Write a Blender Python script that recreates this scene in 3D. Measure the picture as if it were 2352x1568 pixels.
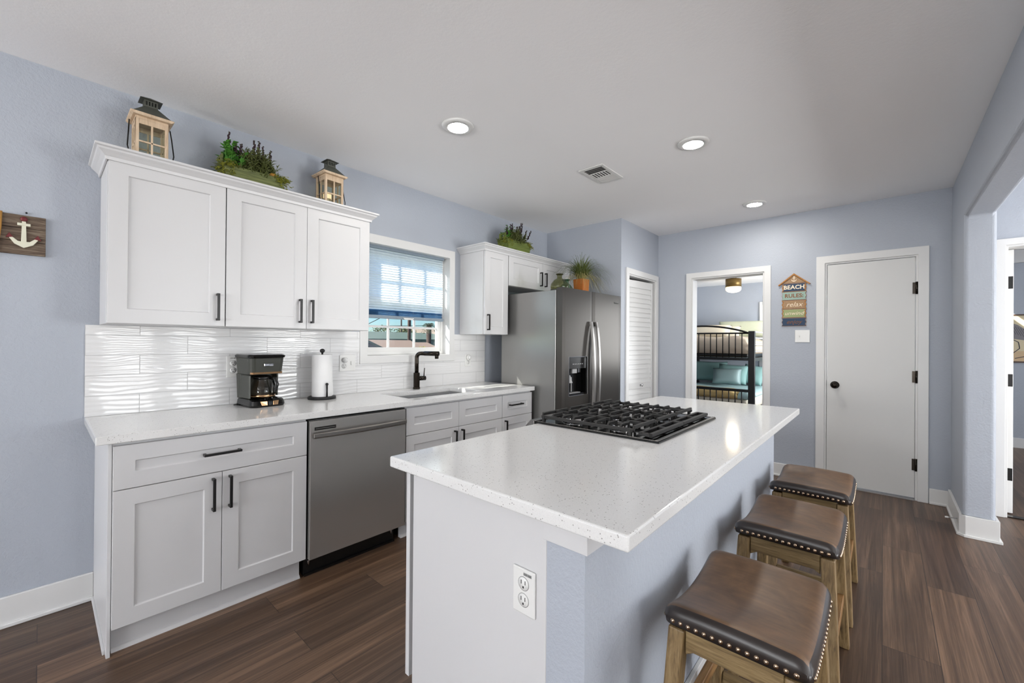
import bpy, bmesh, math, random
from mathutils import Vector, Matrix
S = bpy.context.scene
for o in list(bpy.data.objects): bpy.data.objects.remove(o)
COL = S.collection
PI = math.pi

# ------------------------------------------------------------------ camera
F_PX, YAW, PITCH, ROLL, CAM_H = 961.6, math.radians(41.598), 0.003, 0.008, 1.301
fw = Vector((math.cos(YAW)*math.cos(PITCH), math.sin(YAW)*math.cos(PITCH), math.sin(PITCH)))
rt = Vector((math.sin(YAW), -math.cos(YAW), 0)); up = rt.cross(fw)
r2 = rt*math.cos(ROLL) + up*math.sin(ROLL); u2 = up*math.cos(ROLL) - rt*math.sin(ROLL)
cd = bpy.data.cameras.new('camera'); cam = bpy.data.objects.new('camera', cd); COL.objects.link(cam)
cd.sensor_fit = 'HORIZONTAL'; cd.sensor_width = 36; cd.lens = 36*F_PX/2352
cd.clip_start = 0.02; cd.clip_end = 500
cam.matrix_world = Matrix(((r2.x, u2.x, -fw.x, 0), (r2.y, u2.y, -fw.y, 0), (r2.z, u2.z, -fw.z, CAM_H), (0, 0, 0, 1)))
S.camera = cam
# ------------------------------------------------------------------ world, sun, daylight, added fill lamps, exposure
w = bpy.data.worlds.new('world'); S.world = w; w.use_nodes = True
wn = w.node_tree; wn.nodes.clear()
sky = wn.nodes.new('ShaderNodeTexSky'); sky.sky_type = 'NISHITA'; sky.sun_disc = False
sky.sun_elevation = math.radians(33); sky.sun_rotation = math.radians(-50); sky.air_density = 1.0; sky.dust_density = 0.2; sky.ozone_density = 2.0
bg = wn.nodes.new('ShaderNodeBackground'); bg.inputs[1].default_value = 0.135
wo = wn.nodes.new('ShaderNodeOutputWorld')
tint = wn.nodes.new('ShaderNodeMix'); tint.data_type = 'RGBA'; tint.blend_type = 'MULTIPLY'; tint.inputs[0].default_value = 1.0; tint.inputs[7].default_value = (0.62, 0.86, 1.12, 1)
wn.links.new(sky.outputs[0], tint.inputs[6]); wn.links.new(tint.outputs[2], bg.inputs[0]); wn.links.new(bg.outputs[0], wo.inputs[0])
def light(name, kind, loc, direction, power, size=None, size_y=None, color=(1, 1, 1), **kw):
    d = bpy.data.lights.new(name, kind); d.energy = power; d.color = color
    if kind == 'AREA':
        d.shape = 'RECTANGLE' if size_y else 'DISK'; d.size = size
        if size_y: d.size_y = size_y
    for k, v in kw.items(): setattr(d, k, v)
    o = bpy.data.objects.new(name, d); COL.objects.link(o); o.location = loc
    o.rotation_euler = Vector(direction).to_track_quat('-Z', 'Y').to_euler()
    return o
light('sun', 'SUN', (-10, 12, 12), (0.60, -0.46, -0.50), 11.0, color=(1, .95, .88), angle=math.radians(0.6))
DAY = (1.0, 0.992, 0.978)
light('daylight_living_window', 'AREA', (1.05, -4.15, 1.15), (0, 1, 0.1), 28, 0.62, 2.1, DAY)
light('daylight_living_window_right', 'AREA', (2.0, -4.15, 1.15), (0, 1, 0.1), 28, 0.62, 2.1, DAY)
light('daylight_patio_door', 'AREA', (3.72, -4.2, 1.15), (0, 1, 0.9), 130, 1.2, 1.95, DAY)
light('fill_light_rear', 'AREA', (-5.6, -1.2, 1.2), (1, 0.0, 2.0), 200, 1.6, 1.7, DAY)  # added fill lamp behind the camera, tilted up to lift the ceiling
light('fill_light_side', 'AREA', (-5.6, 1.3, 1.2), (1, -0.1, 2.0), 200, 1.6, 1.7, DAY)  # second added fill lamp at the rear wall, also tilted up
light('fill_light_bedroom', 'AREA', (7.6, -0.46, 1.5), (0, 1, 0.2), 95, 1.3, 1.3, (0.95, 0.98, 1.0))  # added lamp at an unseen side opening, to brighten the bedroom
light('fill_light_guest_room', 'AREA', (6.6, -4.46, 1.5), (0, 1, 0.2), 38, 1.5, 1.3, DAY)  # added lamp with no known window, to light the guest room
S.view_settings.view_transform = 'Standard'; S.view_settings.look = 'None'
S.view_settings.exposure = 0.27; S.view_settings.gamma = 1.0
S.view_settings.use_curve_mapping = False

# ------------------------------------------------------------------ helpers: materials
def lin(c):
    return tuple(((v/255)/12.92 if v/255 <= 0.04045 else ((v/255+0.055)/1.055)**2.4) for v in c)
def new_mat(name, rgb, rough=0.5, metal=0.0, srgb=True, **inp):
    m = bpy.data.materials.new(name); m.use_nodes = True
    b = m.node_tree.nodes['Principled BSDF']
    c = lin(rgb) if srgb else rgb
    b.inputs['Base Color'].default_value = (*c, 1); b.inputs['Roughness'].default_value = rough
    b.inputs['Metallic'].default_value = metal
    for k, v in inp.items(): b.inputs[k.replace('_', ' ')].default_value = v
    m.diffuse_color = (*c, 1)
    return m
def NB(m): return m.node_tree.nodes['Principled BSDF']
def nd(m, t, **kw):
    n = m.node_tree.nodes.new(t)
    for k, v in kw.items():
        if k in n.inputs: n.inputs[k].default_value = v
        else: setattr(n, k, v)
    return n
def lk(m, a, b): m.node_tree.links.new(a, b)
def math_n(m, op, a, b=None):
    n = nd(m, 'ShaderNodeMath', operation=op)
    for i, v in enumerate((a, b)):
        if v is None: continue
        if isinstance(v, (int, float)): n.inputs[i].default_value = v
        else: lk(m, v, n.inputs[i])
    return n.outputs[0]
def coords(m, scale=(1, 1, 1), world=True, rot=(0, 0, 0)):
    mp = nd(m, 'ShaderNodeMapping'); mp.inputs['Scale'].default_value = scale; mp.inputs['Rotation'].default_value = rot
    src = nd(m, 'ShaderNodeNewGeometry').outputs['Position'] if world else nd(m, 'ShaderNodeTexCoord').outputs['Object']
    lk(m, src, mp.inputs['Vector']); return mp.outputs[0]
def noise(m, vec, scale, detail=2, rough=0.5, dist=0.0):
    n = nd(m, 'ShaderNodeTexNoise'); n.inputs['Scale'].default_value = scale; n.inputs['Detail'].default_value = detail
    n.inputs['Roughness'].default_value = rough; n.inputs['Distortion'].default_value = dist
    lk(m, vec, n.inputs['Vector']); return n.outputs[0]
def ramp(m, fac, stops):
    r = nd(m, 'ShaderNodeValToRGB'); e = r.color_ramp.elements
    while len(e) < len(stops): e.new(0.5)
    for k, (p, c) in enumerate(stops):
        e[k].position = p; e[k].color = (*lin(c), 1)
    lk(m, fac, r.inputs[0]); return r.outputs[0]
def bump(m, h, strength=0.3, dist=0.002):
    b = nd(m, 'ShaderNodeBump'); b.inputs['Strength'].default_value = strength; b.inputs['Distance'].default_value = dist
    lk(m, h, b.inputs['Height']); lk(m, b.outputs[0], NB(m).inputs['Normal']); return b
def mixc(m, fac, a, b, blend='MIX'):
    n = nd(m, 'ShaderNodeMix', data_type='RGBA', blend_type=blend)
    if isinstance(fac, (int, float)): n.inputs[0].default_value = fac
    else: lk(m, fac, n.inputs[0])
    for i, v in ((6, a), (7, b)):
        if isinstance(v, tuple): n.inputs[i].default_value = (*lin(v), 1)
        else: lk(m, v, n.inputs[i])
    return n.outputs[2]
def paint(name, rgb, rough=0.6, bscale=110, bstr=0.25):
    m = new_mat(name, rgb, rough); v = coords(m)
    h = noise(m, v, bscale, 3, 0.6); bump(m, h, bstr, 0.004)
    c = mixc(m, noise(m, v, 0.9, 2), tuple(int(x*0.985) for x in rgb), tuple(min(255, int(x*1.01)) for x in rgb)); lk(m, c, NB(m).inputs['Base Color'])
    return m
M = {}
M['wall'] = paint('blue_grey_wall_paint', (173, 179, 189), 0.55, 85, 0.6)
M['ceiling'] = paint('ceiling_paint', (248, 248, 249), 0.8, 60, 0.2)
M['trim'] = new_mat('white_trim_paint', (218, 218, 217), 0.38)
M['cab'] = new_mat('white_cabinet_paint', (207, 207, 208), 0.36)
m = M['cab']; bump(m, noise(m, coords(m, (1, 1, 1)), 300, 2), 0.03, 0.001)
M['door'] = new_mat('white_door_paint', (214, 214, 212), 0.4)
# quartz
m = M['quartz'] = new_mat('speckled_quartz', (224, 224, 222), 0.11)
v = coords(m)
vo = nd(m, 'ShaderNodeTexVoronoi'); vo.inputs['Scale'].default_value = 120; lk(m, v, vo.inputs['Vector'])
fl = math_n(m, 'LESS_THAN', vo.outputs['Distance'], 0.20)
pick = math_n(m, 'GREATER_THAN', noise(m, v, 60, 1), 0.50)
spk = math_n(m, 'MULTIPLY', fl, pick)
vo2 = nd(m, 'ShaderNodeTexVoronoi'); vo2.inputs['Scale'].default_value = 420; lk(m, v, vo2.inputs['Vector'])
fine = math_n(m, 'MULTIPLY', math_n(m, 'LESS_THAN', vo2.outputs['Distance'], 0.28), 0.16)
c = mixc(m, math_n(m, 'ADD', math_n(m, 'MULTIPLY', spk, 0.6), fine), (222, 222, 221), (104, 102, 98)); lk(m, c, NB(m).inputs['Base Color'])
# floor planks (run along X)
m = M['floor'] = new_mat('wood_plank_floor', (90, 68, 56), 0.38)
g = nd(m, 'ShaderNodeNewGeometry'); sp = nd(m, 'ShaderNodeSeparateXYZ'); lk(m, g.outputs['Position'], sp.inputs[0])
cb = nd(m, 'ShaderNodeCombineXYZ'); lk(m, sp.outputs[0], cb.inputs[0]); lk(m, sp.outputs[1], cb.inputs[1])
br = nd(m, 'ShaderNodeTexBrick'); br.offset = 0.37; br.offset_frequency = 2
for k, vv in (('Scale', 1.0), ('Mortar Size', 0.0014), ('Mortar Smooth', 0.1), ('Brick Width', 1.22), ('Row Height', 0.18), ('Bias', 0.0)): br.inputs[k].default_value = vv
br.inputs['Color1'].default_value = (0, 0, 0, 1); br.inputs['Color2'].default_value = (1, 1, 1, 1); br.inputs['Mortar'].default_value = (0.5, 0.5, 0.5, 1)
lk(m, cb.outputs[0], br.inputs['Vector'])
off = nd(m, 'ShaderNodeVectorMath', operation='MULTIPLY_ADD'); lk(m, br.outputs['Color'], off.inputs[0]); off.inputs[1].default_value = (7, 3, 5); lk(m, cb.outputs[0], off.inputs[2])
mp = nd(m, 'ShaderNodeMapping'); mp.inputs['Scale'].default_value = (0.42, 13, 1); lk(m, off.outputs[0], mp.inputs[0])
n1 = noise(m, mp.outputs[0], 2.0, 5, 0.62, 0.8)
mp2 = nd(m, 'ShaderNodeMapping'); mp2.inputs['Scale'].default_value = (1.2, 75, 1); lk(m, off.outputs[0], mp2.inputs[0])
n2 = noise(m, mp2.outputs[0], 2.5, 3, 0.6, 0.6)
gr = math_n(m, 'ADD', math_n(m, 'MULTIPLY', n1, 0.65), math_n(m, 'MULTIPLY', n2, 0.35))
wood = ramp(m, gr, [(0.32, (66, 49, 38)), (0.5, (99, 78, 62)), (0.68, (138, 112, 91))])
plk = mixc(m, br.outputs['Color'], (196, 190, 188), (255, 250, 244)); wood = mixc(m, 1.0, wood, plk, 'MULTIPLY')
wood = mixc(m, br.outputs['Fac'], wood, (48, 37, 31)); lk(m, wood, NB(m).inputs['Base Color'])
bump(m, math_n(m, 'SUBTRACT', n2, math_n(m, 'MULTIPLY', br.outputs['Fac'], 1.5)), 0.18, 0.003)
# backsplash tile
m = M['tile'] = new_mat('glossy_wave_tile', (226, 226, 226), 0.05)
g = nd(m, 'ShaderNodeNewGeometry'); sp = nd(m, 'ShaderNodeSeparateXYZ'); lk(m, g.outputs['Position'], sp.inputs[0])
cb = nd(m, 'ShaderNodeCombineXYZ'); lk(m, math_n(m, 'SUBTRACT', sp.outputs[0], 0.557-4.1), cb.inputs[0]); lk(m, math_n(m, 'SUBTRACT', sp.outputs[2], 0.914-0.2046*4), cb.inputs[1])
br = nd(m, 'ShaderNodeTexBrick'); br.offset = 0.5; br.offset_frequency = 2
for k, vv in (('Scale', 1.0), ('Mortar Size', 0.0016), ('Mortar Smooth', 0.0), ('Brick Width', 0.41), ('Row Height', 0.1023)): br.inputs[k].default_value = vv
br.inputs['Color1'].default_value = (0, 0, 0, 1); br.inputs['Color2'].default_value = (1, 1, 1, 1)
lk(m, cb.outputs[0], br.inputs['Vector'])
cv = nd(m, 'ShaderNodeCombineXYZ'); lk(m, math_n(m, 'MULTIPLY', sp.outputs[0], 5.0), cv.inputs[0]); lk(m, math_n(m, 'MULTIPLY', sp.outputs[2], 14.0), cv.inputs[2]); lk(m, math_n(m, 'MULTIPLY', br.outputs['Color'], 9.0), cv.inputs[1])
ph = math_n(m, 'MULTIPLY', noise(m, cv.outputs[0], 1.0, 1), 11.0)
wv = math_n(m, 'SINE', math_n(m, 'ADD', math_n(m, 'MULTIPLY', sp.outputs[2], 255.0), ph))
h = math_n(m, 'SUBTRACT', math_n(m, 'MULTIPLY', wv, 0.5), math_n(m, 'MULTIPLY', br.outputs['Fac'], 1.8))
bump(m, h, 0.42, 0.0022)
lk(m, mixc(m, br.outputs['Fac'], (226, 226, 226), (190, 190, 190)), NB(m).inputs['Base Color'])
lk(m, math_n(m, 'ADD', math_n(m, 'MULTIPLY', br.outputs['Fac'], 0.6), 0.05), NB(m).inputs['Roughness'])
# metals and plastics
def brushed(name, rgb, rough, scale=(400, 400, 3)):
    m = new_mat(name, rgb, rough, 1.0); v = coords(m, scale, False)
    n = noise(m, v, 1.0, 2); lk(m, math_n(m, 'ADD', math_n(m, 'MULTIPLY', n, 0.05), rough-0.025), NB(m).inputs['Roughness'])
    v2 = coords(m, (1.5, 1.5, 1.0), False); c = mixc(m, noise(m, v2, 1.3, 2), tuple(int(x*0.97) for x in rgb), rgb); lk(m, c, NB(m).inputs['Base Color'])
    return m
M['steel'] = brushed('brushed_stainless_steel', (150, 147, 144), 0.27, (3, 400, 400))
M['steel_bar'] = new_mat('satin_steel_bar', (150, 147, 144), 0.30, 1.0)
M['steel_fridge'] = brushed('fridge_door_steel', (84, 81, 78), 0.34)
M['steel_dark'] = new_mat('dishwasher_stainless_steel', (186, 184, 181), 0.24, 0.72)
for mm in (M['steel_dark'], M['steel_fridge']):
    NB(mm).inputs['Anisotropic'].default_value = 0.75; tg = nd(mm, 'ShaderNodeTangent', direction_type='RADIAL', axis='Z'); lk(mm, tg.outputs[0], NB(mm).inputs['Tangent'])
NB(M['steel_dark']).inputs['Metallic'].default_value = 0.72
M['steel_side'] = new_mat('fridge_side_grey', (150, 149, 147), 0.28, 0.7)
m = M['steel_side']; bump(m, noise(m, coords(m, (1, 1, 1), False), 160, 2), 0.12, 0.002)
M['steel_sink'] = brushed('sink_steel', (190, 190, 190), 0.3, (3, 400, 400))
M['chrome'] = new_mat('polished_chrome', (210, 210, 212), 0.08, 1.0)
M['black_metal'] = new_mat('matte_black_metal', (22, 21, 21), 0.35, 0.4)
M['bronze'] = new_mat('oil_rubbed_bronze', (46, 41, 36), 0.2, 0.85)
M['iron'] = new_mat('cast_iron_grate', (38, 37, 36), 0.5, 0.2)
m = M['iron']; bump(m, noise(m, coords(m), 500, 2), 0.2, 0.001)
M['black_plastic'] = new_mat('black_plastic', (16, 16, 16), 0.25)
M['black_gloss'] = new_mat('black_gloss_enamel', (9, 9, 9), 0.08)
M['black_speckle'] = new_mat('black_toe_plastic', (14, 14, 14), 0.4)
M['charcoal_plastic'] = new_mat('charcoal_plastic', (52, 54, 48), 0.4)
M['gray_plastic'] = new_mat('grey_plastic', (150, 150, 150), 0.35)
M['white_plastic'] = new_mat('white_plastic', (224, 224, 222), 0.3)
M['outlet_hole'] = new_mat('outlet_slot', (60, 60, 60), 0.5)
M['copper'] = new_mat('warm_metal_band', (205, 165, 125), 0.2, 1.0)
M['nail'] = new_mat('polished_nailhead', (190, 165, 140), 0.15, 1.0)
def glassy(name, tint, mixf=0.12, rough=0.02):
    m = bpy.data.materials.new(name); m.use_nodes = True; n = m.node_tree; n.nodes.clear()
    t = n.nodes.new('ShaderNodeBsdfTransparent'); t.inputs[0].default_value = (*tint, 1)
    gl = n.nodes.new('ShaderNodeBsdfGlossy'); gl.inputs['Roughness'].default_value = rough
    lw = n.nodes.new('ShaderNodeLayerWeight'); lw.inputs[0].default_value = 0.5; pw = n.nodes.new('ShaderNodeMath'); pw.operation = 'POWER'; pw.inputs[1].default_value = 4.0
    fr = n.nodes.new('ShaderNodeMath'); fr.operation = 'MULTIPLY_ADD'; fr.inputs[1].default_value = 0.8; fr.inputs[2].default_value = 0.04
    n.links.new(lw.outputs['Facing'], pw.inputs[0]); n.links.new(pw.outputs[0], fr.inputs[0])
    mx = n.nodes.new('ShaderNodeMixShader'); out = n.nodes.new('ShaderNodeOutputMaterial')
    n.links.new(fr.outputs[0], mx.inputs[0]); n.links.new(t.outputs[0], mx.inputs[1]); n.links.new(gl.outputs[0], mx.inputs[2]); n.links.new(mx.outputs[0], out.inputs[0])
    return m
M['glass'] = glassy('window_glass', (0.96, 0.98, 0.97))
M['lantern_glass'] = glassy('lantern_glass', (0.86, 0.88, 0.84))
M['carafe_glass'] = glassy('carafe_glass', (0.72, 0.70, 0.66))
M['jug_olive'] = glassy('olive_green_glass', (0.55, 0.56, 0.36), 0.2)
M['jug_teal'] = glassy('teal_green_glass', (0.50, 0.66, 0.55), 0.2)
M['clear_plastic'] = new_mat('night_light_plastic', (225, 225, 225), 0.15)
# leather
m = M['leather'] = new_mat('brown_leather', (92, 68, 50), 0.42)
v = coords(m, (1, 1, 1), False)
n1 = noise(m, v, 7, 4, 0.6, 0.8); n2 = noise(m, coords(m, (60, 9, 20), False), 1.5, 3)
c = ramp(m, math_n(m, 'ADD', math_n(m, 'MULTIPLY', n1, 0.7), math_n(m, 'MULTIPLY', n2, 0.3)), [(0.25, (72, 54, 40)), (0.5, (102, 77, 55)), (0.8, (134, 101, 70))])
lk(m, c, NB(m).inputs['Base Color']); bump(m, noise(m, v, 420, 2), 0.08, 0.001)
M['leather_edge'] = new_mat('dark_leather_band', (44, 38, 36), 0.34)
def wood_mat(name, cols, scale=(3, 45, 45), rough=0.5, bstr=0.3):
    m = new_mat(name, cols[1], rough); v = coords(m, scale, False)
    n = noise(m, v, 2.0, 5, 0.65, 0.5)
    lk(m, ramp(m, n, [(0.28, cols[0]), (0.5, cols[1]), (0.75, cols[2])]), NB(m).inputs['Base Color']); bump(m, n, bstr, 0.002)
    return m
M['stool_wood'] = wood_mat('weathered_oak_vertical', [(72, 56, 34), (128, 104, 68), (158, 136, 98)], (48, 48, 3))
M['stool_wood_y'] = wood_mat('weathered_oak_cross', [(72, 56, 34), (128, 106, 70), (158, 138, 100)], (48, 3, 48))
M['stool_wood_x'] = wood_mat('weathered_oak_long', [(82, 56, 30), (134, 98, 56), (160, 124, 78)], (3, 48, 48))
M['pale_wood'] = wood_mat('whitewashed_wood', [(178, 152, 124), (204, 180, 152), (220, 200, 174)], (30, 30, 4), 0.6, 0.1)
M['planter_green'] = wood_mat('green_stained_crate', [(62, 68, 36), (96, 104, 56), (128, 132, 78)], (4, 60, 60), 0.7)
M['planter_bright'] = wood_mat('lime_stained_crate', [(66, 78, 26), (96, 110, 44), (124, 138, 66)], (4, 60, 60), 0.7)
M['barn_wood'] = wood_mat('weathered_barn_board', [(52, 40, 34), (98, 82, 68), (140, 128, 112)], (5, 60, 60), 0.8, 0.5)
M['tan_board'] = wood_mat('tan_painted_board', [(140, 108, 76), (160, 128, 94), (172, 140, 104)], (4, 40, 40), 0.6, 0.1)
M['sign_wood'] = wood_mat('sign_edge_wood', [(120, 76, 30), (170, 114, 50), (190, 134, 66)], (4, 40, 40), 0.6, 0.1)
M['navy'] = new_mat('navy_board_paint', (34, 60, 88), 0.6)
M['seafoam'] = new_mat('seafoam_board_paint', (146, 172, 160), 0.6)
M['sage_board'] = new_mat('sage_board_paint', (150, 160, 112), 0.6)
M['cream_paint'] = new_mat('cream_letter_paint', (238, 222, 196), 0.5)
M['brown_paint'] = new_mat('brown_letter_paint', (128, 76, 34), 0.5)
M['dark_red'] = new_mat('dark_red_paint', (104, 30, 34), 0.5)
M['anchor_cream'] = new_mat('distressed_cream_paint', (218, 216, 196), 0.55)
M['rope'] = new_mat('jute_rope', (176, 130, 66), 0.9)
M['roof_metal'] = new_mat('dark_green_tin', (74, 76, 68), 0.55)
M['leaf'] = new_mat('green_leaf', (78, 132, 50), 0.5)
M['leaf_dark'] = new_mat('olive_needle_leaf', (80, 88, 38), 0.6)
M['leaf_lime'] = new_mat('yellow_green_leaf', (140, 142, 48), 0.6)
M['flower'] = new_mat('dark_purple_bloom', (52, 32, 40), 0.8)
M['grass'] = new_mat('faux_grass_blade', (92, 104, 52), 0.5)
M['grass_pale'] = new_mat('pale_grass_blade', (168, 160, 104), 0.5)
M['gourd'] = new_mat('ochre_gourd', (164, 118, 40), 0.6)
m = M['basket'] = new_mat('woven_orange_basket', (196, 112, 44), 0.7)
wvn = nd(m, 'ShaderNodeTexWave', bands_direction='Z'); wvn.inputs['Scale'].default_value = 45; wvn.inputs['Distortion'].default_value = 2; lk(m, coords(m, (1, 1, 1), False), wvn.inputs['Vector'])
lk(m, mixc(m, wvn.outputs['Fac'], (150, 78, 26), (208, 126, 56)), NB(m).inputs['Base Color']); bump(m, wvn.outputs['Fac'], 0.5, 0.003)
m = M['paper'] = new_mat('paper_towel', (232, 232, 232), 0.9)
bump(m, noise(m, coords(m, (1, 1, 1), False), 260, 1), 0.3, 0.002)
m = M['towel_black'] = new_mat('black_holder_metal', (24, 24, 25), 0.5)
def fabric(name, rgb, sc=250, b=0.3, rough=0.85):
    m = new_mat(name, rgb, rough); v = coords(m)
    n = noise(m, v, sc, 2); bump(m, math_n(m, 'ADD', math_n(m, 'MULTIPLY', noise(m, v, 14, 3), 3.0), n), b, 0.004); return m
M['comforter'] = fabric('taupe_comforter', (196, 180, 160)); M['teal_fabric'] = fabric('teal_pillow_cotton', (140, 176, 172)); M['teal_sheet'] = fabric('light_teal_sheet', (176, 204, 204))
M['sage_fabric'] = fabric('sage_pillow_cotton', (198, 202, 178)); M['beige_fabric'] = fabric('beige_pillow_cotton', (216, 208, 190)); M['tan_blanket'] = fabric('tan_woven_blanket', (206, 178, 120))
M['satin'] = new_mat('silver_teal_satin', (150, 172, 172), 0.55, 0.1); M['pale_blue_fabric'] = fabric('pale_blue_cotton', (180, 206, 214))
M['lit_rail'] = new_mat('window_lit_bed_rail', (200, 200, 194), 0.4, 0.2)  # pale colour paints window light onto the guard rails
# blind: translucent pleated cloth
m = M['blind'] = bpy.data.materials.new('light_blue_shade_cloth'); m.use_nodes = True; n = m.node_tree; n.nodes.clear()
df = n.nodes.new('ShaderNodeBsdfDiffuse'); df.inputs[0].default_value = (0.70, 0.80, 0.90, 1)
tl = n.nodes.new('ShaderNodeBsdfTranslucent'); tl.inputs[0].default_value = (0.90, 0.96, 1.0, 1)
tp = n.nodes.new('ShaderNodeBsdfTransparent'); tp.inputs[0].default_value = (0.7, 0.85, 1.0, 1)
m1 = n.nodes.new('ShaderNodeMixShader'); m1.inputs[0].default_value = 0.9; m2 = n.nodes.new('ShaderNodeMixShader'); m2.inputs[0].default_value = 0.03
out = n.nodes.new('ShaderNodeOutputMaterial')
n.links.new(df.outputs[0], m1.inputs[1]); n.links.new(tl.outputs[0], m1.inputs[2]); n.links.new(m1.outputs[0], m2.inputs[1]); n.links.new(tp.outputs[0], m2.inputs[2]); n.links.new(m2.outputs[0], out.inputs[0])
m = M['blind_stack'] = M['blind'].copy(); m.name = 'gathered_shaded_pleats'  # same cloth, coloured darker for the light lost through doubled layers
for nn in m.node_tree.nodes:
    if nn.type == 'BSDF_DIFFUSE': nn.inputs[0].default_value = (0.30, 0.48, 0.70, 1)
    if nn.type == 'BSDF_TRANSLUCENT': nn.inputs[0].default_value = (0.16, 0.32, 0.52, 1)
M['blind_rail'] = new_mat('grey_blue_blind_rail', (132, 146, 158), 0.45)
def emit(name, rgb, strength):
    m = new_mat(name, (255, 255, 255), 0.5); b = NB(m)
    b.inputs['Emission Color'].default_value = (*rgb, 1); b.inputs['Emission Strength'].default_value = strength; return m
M['lamp'] = emit('downlight_diffuser', (1, 0.985, 0.96), 6.0)
M['warm_lamp'] = emit('warm_glass_shade', (1, 0.72, 0.36), 1.1)
M['candle'] = emit('lit_wax_candle', (1, 0.66, 0.32), 0.9)
M['wax'] = new_mat('ivory_wax', (226, 208, 180), 0.6)
M['amber'] = new_mat('amber_metal_drum', (120, 96, 52), 0.4, 0.6)
M['dark_void'] = new_mat('duct_interior', (90, 90, 90), 0.9)
# outdoors
M['siding'] = new_mat('pale_grey_siding', (168, 182, 190), 0.8); M['teal_siding'] = new_mat('blue_grey_siding', (112, 134, 142), 0.8)
M['shingle_green'] = new_mat('green_shingle_roof', (92, 108, 98), 0.9); M['shingle_brown'] = new_mat('brown_shingle_roof', (158, 134, 118), 0.9)
M['fascia'] = new_mat('dark_roof_edge', (70, 72, 80), 0.8); M['pole'] = new_mat('utility_pole_wood', (70, 54, 48), 0.9); M['wire'] = new_mat('power_line', (40, 40, 44), 0.8)
M['tree_leaf'] = new_mat('distant_tree_leaf', (104, 116, 78), 0.9); M['ground'] = new_mat('dry_ground', (120, 118, 96), 1.0)
M['red_paint'] = new_mat('red_awning', (200, 90, 84), 0.7); M['window_dark'] = new_mat('far_window_pane', (60, 96, 98), 0.3); M['tan_roof'] = new_mat('tan_shingle_roof', (176, 156, 136), 0.9); M['bush'] = new_mat('yellow_bush_leaf', (196, 196, 60), 0.8)
M['picture'] = new_mat('aged_print_paper', (214, 200, 168), 0.7); M['picture_low'] = new_mat('sandy_print_ground', (208, 180, 144), 0.7); M['picture_grey'] = new_mat('slate_bird_plumage', (132, 128, 132), 0.7); M['ink'] = new_mat('dark_ink', (44, 46, 60), 0.7); M['frame_brown'] = new_mat('dark_wood_batten', (84, 62, 50), 0.5)

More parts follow.
